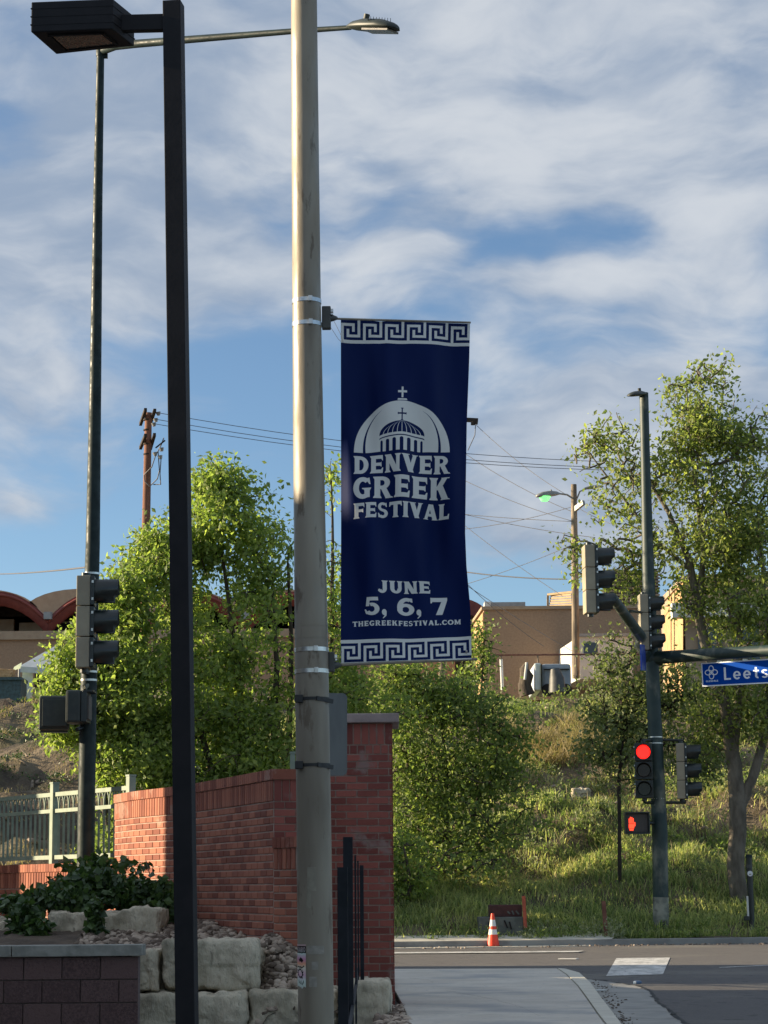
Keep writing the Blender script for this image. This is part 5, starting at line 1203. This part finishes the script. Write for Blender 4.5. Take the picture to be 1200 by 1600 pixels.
gb = thing('roadside_shade_block', 'added plain stucco garage block beyond the left end of the green fence', 'shadecaster', (-10, 31, 1))  # unseen block added to shade the sidewalk and near road
MB().box((-10.4, 31.7, 2.2), (6, 5.6, 4.5)).build('wall', M['stucco_tan'], gb)
MB().box((-10.4, 31.7, 4.52), (6.2, 5.8, .14)).build('coping', M['roof_metal'], gb)
MB().box((-7.38, 32.3, 2.3), (.05, 2.6, 2.1)).build('door', M['white_paint'], gb)
# grit along the gutter, cracks in the slabs
gx = []; 
for k in range(170):
    i = rng.integers(0, len(curve) - 3) + 2; a_, b_ = curve[i], curve[i + 1]; u = rng.uniform(); q = PZ(a_[0] + (b_[0] - a_[0]) * u + abs(rng.normal(0, 14)) + 2, a_[1] + (b_[1] - a_[1]) * u + rng.normal(0, 3), RZ + .008); gx.append(list(q))
rocks('gutter_grit', np.array(gx), .005, .016, M['soil'])
gx = [[rng.uniform(-1, 9), 0, RZ + .006] for _ in range(300)]
for q in gx: q[1] = float(kerb_y(q[0])) - abs(rng.normal(0, .35)) - .02
rocks('road_grit', np.array(gx), .01, .035, M['river_rock'])
ckb = MB()
for pl in ([(700, 1548), (742, 1556), (770, 1561), (812, 1572), (850, 1590)], [(640, 1528), (668, 1531), (676, 1536)]):
    pp = [PZ(*q, .0022) for q in pl]; fine = []
    for i in range(len(pp) - 1):
        for k in range(7): q = pp[i].lerp(pp[i + 1], k / 7); fine.append(q + Vector((rng.normal(0, .012), rng.normal(0, .03), 0)))
    for i in range(len(fine) - 1):
        w_ = .004; ckb.add([fine[i] - Vector((0, w_ * 3, 0)), fine[i] + Vector((0, w_ * 3, 0)), fine[i + 1] + Vector((0, w_ * 3, 0)), fine[i + 1] - Vector((0, w_ * 3, 0))], [(0, 1, 2, 3)])
ckb.build('crack', M['soil'], sw)
# ------------------------------------------------------------------ small roadside things
YCN = 43.85
cb = P(770.5, 1477, YCN); s_ = 49 * mpp(cb)
cn = thing('traffic_cone', 'orange traffic cone with two white bands at the far kerb', 'cone', cb)
zb_ = cb.z
def fr_cone(z0, z1): r0 = lambda z: .125 - .095 * z; return MB().tube([cb + Vector((0, 0, s_ * z0)), cb + Vector((0, 0, s_ * z1))], [s_ * 1.1 * r0(z0) / .66 * .95, s_ * 1.1 * r0(z1) / .66 * .95], 18)
fr_cone(-.05, .34).build('lower_cone', M['cone_orange'], cn); fr_cone(.34, .50).build('reflective_band', M['cone_white'], cn); fr_cone(.50, .60).build('middle_cone', M['cone_orange'], cn)
fr_cone(.60, .80).build('reflective_band', M['cone_white'], cn); fr_cone(.80, 1.0).build('tip', M['cone_orange'], cn)
MB().box(cb + Vector((0, 0, -.03)), (.36, .36, .04)).build('base', M['rubber'], cn, bevel=.01)
o = MB().bar(P(821, 1450, 44.6), P(818, 1400, 44.6), .07, .03, up=(0, 1, 0)).build('marker_stake', M['stake_orange']); tag(o, 'faded orange marker stake beside the low concrete vault', 'stake')
o = MB().bar(P(948, 1474, 44.7), P(943, 1408, 44.7), .08, .05, up=(0, 1, 0)).build('rusty_stake', M['rust']); tag(o, 'rusty brown stake leaning in the weeds left of the signal pole', 'stake')
vt = thing('utility_vault', 'low dark red and grey utility box half hidden in roadside grass', 'utility box', P(784, 1460, 46))
c_, s_ = bx_px(765, 816, 1414, 1433, 44.75, .7); MB().box(c_, s_).build('lid', M['vault_red'], vt, bevel=.02)
c_, s_ = bx_px(748, 818, 1433, 1466, 44.65, .9); MB().box(c_, s_).build('base', M['vault_grey'], vt, bevel=.02)
gm = MB()
for (x0, y0, x1, y1) in ((788, 1438, 793, 1450), (796, 1440, 799, 1452), (764, 1440, 766, 1450)): gm.bar(P(x0, y0, 44.63), P(x1, y1, 44.63), .03, .01, up=(0, 1, 0))
gm.build('scribble', M['dark_void'], vt)
gm = MB()
for (x0, y0, x1, y1) in ((793, 1424, 797, 1428), (800, 1423, 803, 1429), (806, 1423, 811, 1429)): gm.bar(P(x0, y0, 44.73), P(x1, y1, 44.73), .03, .01, up=(0, 1, 0))
gm.build('stencil_mark', M['vault_grey'], vt)
# push-button post
pbp = thing('push_button_post', 'short dark post with round white badge right of the tree trunk', 'post', P(1172, 1470, 45.8))
MB().tube([P(1176, 1468, 45.8), P(1170, 1338, 45.8)], .062, 14).build('shaft', M['sig_dark'], pbp)
MB().tube([P(1170, 1340, 45.8), P(1170, 1335, 45.8)], [.075, .06], 14).build('cap', M['green_pole'], pbp)
q = P(1172, 1365, 45.72); MB().tube([q, q + Vector((0, -.012, 0))], .055, 20).build('badge', M['sign_white'], pbp)
q = P(1172, 1366, 45.70); MB().box(q, (.045, .006, .02)).build('badge_mark', M['sig_side'], pbp)
MB().tube([P(1170.5, 1356, 45.8), P(1170.3, 1351, 45.8)], .066, 14).build('grey_band', M['grey_plate'], pbp)
MB().tube([P(1167.5, 1400, 45.7), P(1169, 1432, 45.7)], .022, 6).build('conduit', M['white_paint'], pbp)
MB().box(P(1167, 1435, 45.65), (.12, .1, .09)).build('button_box', M['sig_dark'], pbp, bevel=.01)
MB().tube([P(1174.5, 1440, 45.65), P(1175, 1472, 45.65)], [.035, .05], 10).build('pale_pipe', M['pole_primer'], pbp)
# litter
o = MB().box(PZ(996, 1535, RZ + .03), (.09, .07, .04), rz=.5).build('blue_wrapper', M['litter'], bevel=.02); tag(o, 'crumpled blue wrapper lying at the edge of the gutter', 'litter')
o = MB().box(PZ(938, 1547, RZ + .015), (.12, .10, .012), rz=.2).build('paper_scrap', M['litter_white']); tag(o, 'small pale paper scrap lying in the concrete gutter', 'litter')
o = MB().box(PZ(888, 1498, RZ + .015), (.14, .3, .012), rz=1.2).build('paper_scrap', M['litter_white']); tag(o, 'long white scrap lying on the sunlit road', 'litter')

# ------------------------------------------------------------------ vegetation
def leaf_mesh(cent, size, aspect=.55, droop=.5, curl=.25):
    n = len(cent); d_ = rng.normal(0, 1, (n, 3)); d_[:, 2] -= droop; d_ /= np.linalg.norm(d_, axis=1, keepdims=True)
    r_ = rng.normal(0, 1, (n, 3)); s_ = np.cross(d_, r_); s_ /= np.linalg.norm(s_, axis=1, keepdims=True); nn = np.cross(d_, s_)
    L = (size * rng.uniform(.45, 1.5, n))[:, None]; W_ = L * aspect / 2
    v = np.stack([cent, cent + d_ * L * .45 + s_ * W_ + nn * L * curl * .25, cent + d_ * L, cent + d_ * L * .45 - s_ * W_ + nn * L * curl * .25], 1)
    f = np.arange(n * 4).reshape(n, 4); return v.reshape(-1, 3), f
def tubes_np(segs, nside=4):
    """segs: array (n, 8): p0 r0 p1 r1"""
    segs = np.array(segs); n = len(segs); p0, r0, p1, r1 = segs[:, :3], segs[:, 3], segs[:, 4:7], segs[:, 7]
    d_ = p1 - p0; d_ /= np.linalg.norm(d_, axis=1, keepdims=True) + 1e-9; up_ = np.where(np.abs(d_[:, 2:3]) < .9, [[0, 0, 1.]], [[1., 0, 0]]); x = np.cross(d_, up_); x /= np.linalg.norm(x, axis=1, keepdims=True); y = np.cross(d_, x)
    V = []
    for p, r_ in ((p0, r0), (p1, r1)):
        for k in range(nside):
            a = 2 * math.pi * k / nside; V.append(p + (x * math.cos(a) + y * math.sin(a)) * r_[:, None])
    v = np.stack(V, 1).reshape(-1, 3); b = (np.arange(n) * 2 * nside)[:, None]
    f = np.concatenate([b + np.array([[k, (k + 1) % nside, nside + (k + 1) % nside, nside + k]]) for k in range(nside)], 0); return v, f
def tree(name, label, cat, limbs, blobs, leaf_m, bark_m, leaf=.11, leaves_per=26, spread=.2, group=None, twig_r=.007, droop=.5, gapn=0.0, aspect=.55):
    """limbs: list of polylines [(px,py,Y,radius m)]; blobs: (px,py,rx,ry,Y,ydepth m,n_twigs,leaf_factor)"""
    base_ = limbs[0][0]; root = thing(name, label, cat, P(base_[0], base_[1], base_[2]), group)
    tr = MB(); nodes = []; rads = []
    for lb in limbs:
        pts = [P(a_, b_, c_) for a_, b_, c_, _ in lb]; rr = [q[3] for q in lb]; pp = []; r2 = []
        for i in range(len(pts) - 1):
            for k in range(4):
                u = k / 4; j_ = Vector((rng.normal(0, .09), rng.normal(0, .09), 0)) * rr[i] * (0 if (i == 0 and k == 0) else 1); pp.append(pts[i].lerp(pts[i + 1], u) + j_); r2.append(rr[i] + (rr[i + 1] - rr[i]) * u)
        pp.append(pts[-1]); r2.append(rr[-1]); tr.tube(pp, r2, 10)
        nodes += [list(p) for p in pp[2:]]
    tr.build('trunk', bark_m, root)
    pts = []; lf = []
    for (px, py, rx, ry, Y_, dy, nt, k_) in blobs:
        c_ = P(px, py, Y_); m_ = mpp(c_); n0 = 0
        while n0 < nt:
            v = rng.normal(0, 1, 3); v /= np.linalg.norm(v); v *= rng.uniform(0, 1) ** .42
            q = np.array(c_) + v * np.array([rx * m_, dy, ry * m_])
            if noise.noise(Vector(q) * 1.25 + Vector((3, 0, 5))) < -.02 + gapn and rng.uniform() < .85: n0 += .35; continue
            pts.append(q); lf.append(k_); n0 += 1
    pts = np.array(pts); lf = np.array(lf); N = np.array(nodes); d0 = np.array([np.min(((N - p) ** 2).sum(1)) for p in pts]); order = np.argsort(d0)
    segs = []; allN = np.zeros((len(N) + len(pts) * 2, 3)); allN[:len(N)] = N; cnt = len(N); par = {}; weight = np.zeros(len(allN)); ends = []
    segidx = []
    for o_ in order:
        p = pts[o_]; i = int(np.argmin(((allN[:cnt] - p) ** 2).sum(1) + .0)); q = allN[i]; dist = np.linalg.norm(p - q)
        mid = q + (p - q) * .5 + np.array([rng.normal(0, .09), rng.normal(0, .09), .10 * rng.uniform(-.4, 1)]) * dist
        allN[cnt] = mid; allN[cnt + 1] = p; par[cnt] = i; par[cnt + 1] = cnt; segidx += [(i, cnt), (cnt, cnt + 1)]; ends.append((cnt + 1, o_)); cnt += 2
    for e, _ in ends:
        k = e; 
        while k in par: weight[k] += 1; k = par[k]
    for a_, b_ in segidx:
        r1 = twig_r * weight[b_] ** .42; r0 = twig_r * (max(weight[a_], weight[b_]) if a_ >= len(N) else weight[b_] * 1.2) ** .42; segs.append([*allN[a_], r0, *allN[b_], r1])
    v, f = tubes_np(segs); np_mesh('branches', v, f, bark_m, root, kind='stuff', smooth=True)
    cs = []
    for e, o_ in ends:
        n_ = int(leaves_per * lf[o_] * rng.uniform(.5, 1.4))
        if n_ <= 0: continue
        u = rng.uniform(0, 1, (n_, 1)); c_ = allN[par[e]] * (1 - u) + allN[e] * u if False else allN[e] - (allN[e] - allN[par[e]]) * u * .8
        cs.append(c_ + rng.normal(0, spread, (n_, 3)) * np.array([1, 1, .8]))
    cs = np.concatenate(cs); v, f = leaf_mesh(cs, leaf, aspect, droop); cr = np_mesh('crown', v, f, leaf_m, root); return root

YT1 = 47.5
tree('leafy_tree', 'bright spring green multi-stemmed tree behind the curved brick wall', 'tree',
     [[(395, 1420, YT1, .13), (385, 1200, YT1, .10), (370, 1040, YT1, .07), (352, 900, YT1, .04), (335, 780, YT1, .02)],
      [(420, 1420, YT1, .12), (428, 1200, YT1, .09), (432, 1040, YT1, .06), (425, 900, YT1, .03)],
      [(400, 1420, YT1, .10), (450, 1210, YT1 + .5, .08), (455, 1000, YT1 + .5, .05), (450, 880, YT1, .03)],
      [(380, 1420, YT1, .10), (330, 1200, YT1 - .5, .07), (280, 1020, YT1 - .5, .05), (255, 900, YT1, .02)]],
     [(340, 815, 78, 92, YT1, 1.0, 210, 1), (410, 850, 55, 95, YT1, 1.0, 130, .9), (270, 890, 60, 90, YT1, 1.0, 150, 1), (232, 880, 42, 50, YT1 - .5, .8, 80, 1), (335, 760, 40, 50, YT1, .7, 60, .9), (370, 990, 100, 80, YT1, 1.2, 170, .75),
      (300, 1080, 100, 110, YT1 - .6, 1.2, 300, 1.1), (400, 1130, 70, 100, YT1 - .3, 1.2, 160, .9), (350, 1210, 110, 60, YT1 - .8, 1.0, 220, 1.1)],
     M['leaf_bright'], M['bark_dark'], leaf=.12, leaves_per=32, spread=.19)
tree('leafy_tree', 'dense bright green bushy tree beside the tall street light', 'tree',
     [[(200, 1420, YT1 - 1, .12), (198, 1200, YT1 - 1, .09), (192, 1020, YT1 - 1, .05), (188, 900, YT1 - 1, .02)],
      [(195, 1420, YT1 - 1, .10), (150, 1180, YT1 - 1.4, .07), (110, 1080, YT1 - 1.4, .03)]],
     [(195, 950, 48, 78, YT1 - 1, .8, 150, 1.1), (195, 1080, 72, 90, YT1 - 1.2, 1.0, 280, 1.2), (120, 1080, 52, 78, YT1 - 1.4, .8, 150, 1.0), (205, 1190, 70, 60, YT1 - 1.2, 1.0, 190, 1.1), (98, 1130, 38, 40, YT1 - 1.4, .6, 70, 1), (112, 1010, 26, 40, YT1 - 1.3, .5, 26, .8)],
     M['leaf_bright'], M['bark_dark'], leaf=.12, leaves_per=33, spread=.18)
tree('leafy_tree', 'slender green tree half hidden between the steel pole and banner', 'tree',
     [[(510, 1400, YT1 + 1, .10), (515, 1100, YT1 + 1, .07), (520, 880, YT1 + 1, .04), (518, 740, YT1 + 1, .015)]],
     [(516, 760, 16, 55, YT1 + 1, .4, 30, .7), (520, 900, 34, 90, YT1 + 1, .7, 90, .9), (530, 1040, 60, 80, YT1 + .6, .9, 130, .9), (560, 1110, 90, 60, YT1, .9, 170, 1)],
     M['leaf_bright'], M['bark_dark'], leaf=.11, leaves_per=24, spread=.18)
tree('hill_shade_bushes', 'low dense green bushes added behind the brick wall to shade the hill foot', 'bushes',  # hidden bushes added so their shadow darkens the foot of the slope
     [[(300, 1440, 47, .08), (300, 1380, 47, .06), (290, 1320, 47, .03)], [(180, 1440, 47, .08), (175, 1380, 47, .06), (170, 1330, 47, .03)], [(420, 1440, 47, .08), (425, 1380, 47, .06), (430, 1330, 47, .03)]],
     [(300, 1370, 80, 100, 46.9, 1.0, 230, 1.2), (210, 1370, 70, 100, 46.9, 1.0, 210, 1.2), (420, 1370, 70, 100, 47.0, 1.0, 210, 1.2), (160, 1330, 24, 70, 47, .8, 60, .9), (300, 1350, 160, 100, 48.6, .9, 200, 1.2), (290, 1345, 150, 95, 45.6, .6, 260, 1.2)], M['leaf_mid'], M['bark_dark'], leaf=.13, leaves_per=34, spread=.17)
YS = 49.5
tree('spreading_shrub', 'large dark green spreading shrub on the slope right of the brick pillar', 'shrub',
     [[(690, 1400, YS, .08), (700, 1250, YS, .06), (690, 1120, YS, .03)], [(690, 1400, YS, .07), (640, 1200, YS, .05), (610, 1090, YS, .02)], [(695, 1400, YS, .07), (755, 1230, YS, .05), (790, 1150, YS, .02)]],
     [(690, 1180, 118, 105, YS, 1.5, 330, .9), (790, 1260, 50, 60, YS - .5, .9, 60, .6), (720, 1350, 70, 30, YS - 2, .8, 60, .6), (820, 1150, 30, 40, YS, .6, 26, .6), (630, 1100, 70, 50, YS, .9, 150, 1), (700, 1100, 60, 40, YS, .9, 110, .9), (640, 1240, 60, 80, YS - .5, .9, 190, 1), (765, 1190, 60, 70, YS, 1.0, 170, .9), (620, 1055, 60, 22, YS, .8, 60, .7), (700, 1300, 100, 60, YS - .8, 1.0, 170, .8), (760, 1100, 40, 30, YS, .8, 40, .7)],
     M['leaf_mid'], M['bark_dark'], leaf=.105, leaves_per=27, spread=.24)
tree('sunlit_shrub', 'bright yellow-green shrub hugging the right edge of the brick pillar', 'shrub',
     [[(640, 1430, 46.5, .05), (640, 1370, 46.5, .04), (630, 1320, 46.5, .02)]],
     [(636, 1350, 40, 60, 46.6, .6, 130, 1), (615, 1400, 24, 40, 46.3, .5, 60, 1)], M['leaf_bright'], M['bark_dark'], leaf=.09, leaves_per=26, spread=.13)
tree('slim_sapling', 'thin sapling reaching up in front of the sunlit side of the brown store', 'sapling',
     [[(745, 1200, 52, .04), (752, 1080, 52, .03), (757, 1000, 52, .012)]],
     [(757, 1000, 30, 40, 52, .4, 42, .7), (740, 1050, 40, 30, 52, .5, 40, .7), (770, 1020, 22, 22, 52, .3, 14, .6)], M['leaf_mid'], M['bark_dark'], leaf=.11, leaves_per=20, spread=.13)
YE = 47.6
tree('elm_tree', 'large elm with forked grey trunk and airy crown behind the street name sign', 'tree',
     [[(1153, 1445, YE, .21), (1152, 1350, YE, .185), (1153, 1255, YE, .19), (1148, 1200, YE, .16), (1130, 1090, YE, .13), (1095, 980, YE, .105), (1078, 880, YE, .075), (1045, 800, YE, .05), (1000, 730, YE, .025)],
      [(1155, 1262, YE, .13), (1175, 1220, YE, .11), (1196, 1150, YE, .09), (1205, 1040, YE, .07), (1195, 930, YE, .05), (1185, 800, YE, .03)],
      [(1090, 960, YE, .08), (1100, 860, YE, .06), (1085, 740, YE, .04), (1072, 600, YE, .012)],
      [(1078, 890, YE, .05), (1020, 840, YE, .04), (960, 760, YE, .025), (915, 700, YE, .01)],
      [(1148, 1180, YE, .08), (1160, 1050, YE, .07), (1150, 900, YE, .05), (1135, 760, YE, .02)]],
     [(1075, 640, 42, 70, YE, .8, 120, .7), (1100, 730, 85, 75, YE, 1.2, 260, .85), (1120, 660, 50, 50, YE, .8, 90, .7), (970, 690, 50, 55, YE, .8, 90, .5), (925, 705, 34, 40, YE, .6, 50, .45), (890, 860, 24, 40, YE, .5, 22, .35), (1120, 590, 30, 40, YE, .6, 30, .5), (985, 790, 70, 70, YE, 1.0, 130, .55), (1110, 850, 95, 85, YE, 1.5, 290, 1.05),
      (1180, 800, 55, 150, YE, 1.4, 210, .9), (1165, 960, 70, 80, YE - .3, 1.4, 230, 1.1), (1075, 930, 50, 50, YE, .8, 50, .6), (930, 890, 62, 50, YE + .3, .9, 60, .5), (1000, 900, 50, 50, YE, .8, 65, .6),
      (1180, 690, 45, 60, YE, 1.0, 70, .55), (1190, 1100, 60, 80, YE, 1.1, 160, .9), (1110, 1120, 60, 70, YE + .3, 1.1, 120, .8)],
     M['leaf_elm'], M['bark'], leaf=.105, leaves_per=24, spread=.18, twig_r=.009, gapn=.04)
YM = 50
tree('small_tree', 'small dark tree with a straight thin trunk left of the signal pole', 'tree',
     [[(968, 1376, YM - 1.5, .045), (968, 1290, YM - 1.5, .042), (967, 1220, YM - 1.5, .04), (975, 1140, YM - 1.5, .02)], [(968, 1200, YM - 1.5, .03), (1010, 1140, YM - 1.5, .02)]],
     [(975, 1165, 78, 58, YM - 1.3, 1.0, 220, .9), (960, 1090, 50, 60, YM - 1.3, .9, 130, .7), (1040, 1090, 55, 80, YM - 1.0, .9, 170, .8), (960, 1020, 45, 40, YM - 1.1, .7, 55, .5), (1090, 1190, 45, 50, YM - .8, .8, 110, .8)],
     M['leaf_olive'], M['wood_dark'], leaf=.10, leaves_per=24, spread=.2)
# ivy over the stones
iv = thing('ivy_mound', 'dark green ivy mound spilling over the limestone blocks by the low wall', 'ivy', P(150, 1440, 22.4))
ic = []; 
for (px, py, rx, ry, Y_, n_) in ((150, 1385, 75, 34, 22.9, 1500), (215, 1400, 55, 30, 22.7, 1100), (90, 1405, 75, 22, 22.5, 1100), (150, 1352, 26, 18, 23.2, 260), (40, 1440, 26, 34, 21.85, 620), (60, 1455, 22, 22, 21.7, 350), (30, 1412, 40, 16, 22.6, 380), (150, 1435, 12, 38, 21.45, 210), (258, 1430, 17, 40, 22.2, 420), (245, 1395, 26, 26, 22.6, 300), (182, 1350, 30, 10, 23.6, 60), (110, 1350, 24, 10, 23.6, 26), (225, 1352, 24, 8, 23.2, 26)):
    c_ = np.array(P(px, py, Y_)); m_ = mpp(P(px, py, Y_)); v = rng.normal(0, 1, (n_, 3)); v /= np.linalg.norm(v, axis=1, keepdims=True); v *= rng.uniform(0, 1, (n_, 1)) ** .5
    ic.append(c_ + v * np.array([rx * m_, min(rx * m_, .35), ry * m_]))
v, f = leaf_mesh(np.concatenate(ic), .075, .8, .4); np_mesh('foliage', v, f, M['leaf_ivy'], iv)
vb = MB()
for (pl) in ([(150, 1420, 22.8), (140, 1370, 23.3), (150, 1340, 23.6)], [(110, 1400, 22.8), (95, 1365, 23.4), (75, 1390, 23.2)], [(220, 1420, 22.6), (235, 1370, 22.9), (228, 1345, 23.1)], [(150, 1400, 22.2), (148, 1440, 21.5), (152, 1472, 21.4)], [(60, 1420, 22.3), (70, 1380, 23), (92, 1368, 23)]):
    vb.tube([P(*q) for q in pl], .006, 5)
vb.build('stem', M['bark_dark'], iv)

# grass, weeds and dry growth on the slope
def blades(n, x0, x1, y0, y1, hmin, hmax, width, lean=.35, clump=None, dens=None, side=1):
    X = rng.uniform(x0, x1, n); Yd = y0 + (y1 - y0) * rng.uniform(0, 1, n) ** 1.0
    if clump:
        cx_ = rng.uniform(x0, x1, clump); cy_ = rng.uniform(y0, y1, clump); i = rng.integers(0, clump, n); X = cx_[i] + rng.normal(0, .16, n); Yd = cy_[i] + rng.normal(0, .16, n)
    if dens is not None:
        ok = dens(X, Yd) > rng.uniform(0, 1, n); X, Yd = X[ok], Yd[ok]
    keep = ~((X > 1.75) & (X < 3.2) & (Yd < 1.2) & (rng.uniform(0, 1, len(X)) > .6)) & ~((X > 4.2) & (X < 4.6) & (Yd < .8)); X, Yd = X[keep], Yd[keep]
    n = len(X); Yw = kerb_y(np.clip(X, -12, 20)) + .17 + Yd; Z = HH(X, Yw) - .02
    h_ = rng.uniform(hmin, hmax, n); an = rng.uniform(0, 6.28, n); w_ = width * rng.uniform(.6, 1.4, n); ln_ = rng.normal(0, lean, (n, 2))
    dx, dy = np.cos(an) * w_ / 2, np.sin(an) * w_ / 2
    b0 = np.stack([X - dx, Yw - dy, Z], 1); b1 = np.stack([X + dx, Yw + dy, Z], 1); mx = np.stack([X + ln_[:, 0] * h_ * .35, Yw + ln_[:, 1] * h_ * .35, Z + h_ * .6], 1)
    m0_ = mx - np.stack([dx, dy, 0 * dx], 1) * .75; m1_ = mx + np.stack([dx, dy, 0 * dx], 1) * .75; tp = np.stack([X + ln_[:, 0] * h_, Yw + ln_[:, 1] * h_, Z + h_ * (1 - np.minimum(.4, np.abs(ln_).sum(1) * .25))], 1)
    v = np.stack([b0, b1, m1_, m0_, tp], 1).reshape(-1, 3); b = (np.arange(n) * 5)[:, None]
    q = b + np.array([[0, 1, 2, 3]]); t_ = b + np.array([[3, 2, 4, 4]]); return v, np.concatenate([b + np.array([[0, 1, 2]]), b + np.array([[0, 2, 3]]), b + np.array([[3, 2, 4]])], 0)
def patchy(seed, sc_, lo_, hi_):
    def f(X, Y):
        r_ = np.sin(X * sc_ + seed) * np.cos(Y * sc_ * 1.7 + seed * 2) + .5 * np.sin(X * sc_ * 2.7 - Y * sc_ * 2.1 + seed * 3) + .35 * np.sin(X * sc_ * 5.1 + Y * sc_ * 4.3)
        return np.clip((r_ - lo_) / (hi_ - lo_), 0, 1)
    return f
right_side = lambda X, Y: np.clip((X + 1.5) / 2, 0, 1)
v, f = blades(95000, -3, 11, 0.35, 9.5, .08, .32, .022, .5, dens=lambda X, Y: np.clip(.35 + patchy(1, .8, -.6, .5)(X, Y), 0, 1) * np.clip(1.15 - Y / 14, .2, 1)); np_mesh('tall_grass', v, f, M['grass'], kind='stuff')
v, f = blades(36000, -3, 13, 6, 26, .10, .36, .03, .6, clump=1100, dens=lambda X, Y: np.clip(.25 + patchy(3, .6, -.2, .7)(X, Y), 0, 1)); np_mesh('slope_grass', v, f, M['grass'], kind='stuff')
v, f = blades(30000, -3, 13, 3, 26, .12, .5, .016, .9, clump=1100, dens=lambda X, Y: np.clip(.15 + patchy(7, .5, -.3, .8)(X, Y), 0, 1)); np_mesh('dry_grass', v, f, M['grass_dry'], kind='stuff')
v, f = blades(5000, 3.2, 6.4, 15, 19, .3, .9, .022, .9, clump=60); np_mesh('dry_stalks', v, f, M['grass_dry'], kind='stuff')
v, f = blades(7000, -12, -2.5, 1, 22, .06, .22, .02, .7, clump=300); np_mesh('sparse_grass', v, f, M['grass_dry'], kind='stuff')
# leafy weeds: low clumps over the slope
def weeds(name, n_cl, x0, x1, y0, y1, m, size=.09, per=70, rad_=.28, hgt=.35, dens=None):
    X = rng.uniform(x0, x1, n_cl); Yd = rng.uniform(y0, y1, n_cl)
    if dens is not None: ok = dens(X, Yd) > rng.uniform(0, 1, n_cl); X, Yd = X[ok], Yd[ok]
    Yw = kerb_y(np.clip(X, -12, 20)) + .17 + Yd; Z = HH(X, Yw); C = np.stack([X, Yw, Z], 1); C = np.repeat(C, per, 0); sc_ = np.repeat(rng.uniform(.5, 1.4, len(X)), per)[:, None]
    v = rng.normal(0, 1, (len(C), 3)); v[:, 2] = np.abs(v[:, 2]); v /= np.linalg.norm(v, axis=1, keepdims=True); v *= rng.uniform(0, 1, (len(C), 1)) ** .4; C = C + v * sc_ * np.array([rad_, rad_, hgt])
    v, f = leaf_mesh(C, size, .5, -.3); return np_mesh(name, v, f, m, kind='stuff')
weeds('undergrowth', 620, -3, 12, 4.5, 27, M['leaf_mid'], .085, 75, .38, .38, patchy(2, .7, -.5, .6))
weeds('olive_undergrowth', 560, -3, 12, 4, 27, M['leaf_olive'], .08, 70, .36, .36, patchy(5, .6, -.4, .6))
weeds('pale_weeds', 330, 0, 12, 5, 24, M['leaf_weed'], .07, 50, .25, .32, patchy(9, .9, -.1, .7))
weeds('kerbside_weeds', 26, 2.6, 4.9, .15, .7, M['leaf_weed'], .06, 60, .14, .34)
weeds('kerbside_undergrowth', 60, .6, 9, .1, 1.0, M['leaf_mid'], .06, 60, .18, .25)
weeds('crest_growth', 80, 1.5, 9, 22.5, 26.5, M['leaf_mid'], .09, 70, .4, .34)
weeds('dark_scrub', 230, -13, -3.5, 14, 26, M['leaf_ivy'], .07, 60, .4, .22)
# loose stones
X = rng.uniform(-12, 12, 260); Yd = rng.uniform(5, 26, 260); Yw = kerb_y(X) + .17 + Yd; rocks('slope_stones', np.stack([X, Yw, HH(X, Yw) + .02], 1), .03, .12, M['river_rock'])
o = stone_mesh('pale_slope_rock', P(908, 1240, 55.6), (.42, .35, .22), 77, .06); tag(o, 'pale rock lying in the weeds on the slope left of the signal pole', 'rock')
db = MB(); base_ = [P(50, 1232, 57), P(52, 1205, 58), P(44, 1182, 58.6), P(32, 1170, 59)]; db.tube(base_, [.05, .04, .03, .015], 6); db.tube([base_[1], P(36, 1190, 58), P(20, 1184, 58.4)], [.03, .02, .01], 6)
o = db.build('dead_branch', M['wood_grey']); tag(o, 'bleached dead branch lying on the bare slope at the left', 'branch')
print('tris', sum(len(o.data.polygons) for o in sc.objects if o.type == 'MESH'), 'objects', len(sc.objects))
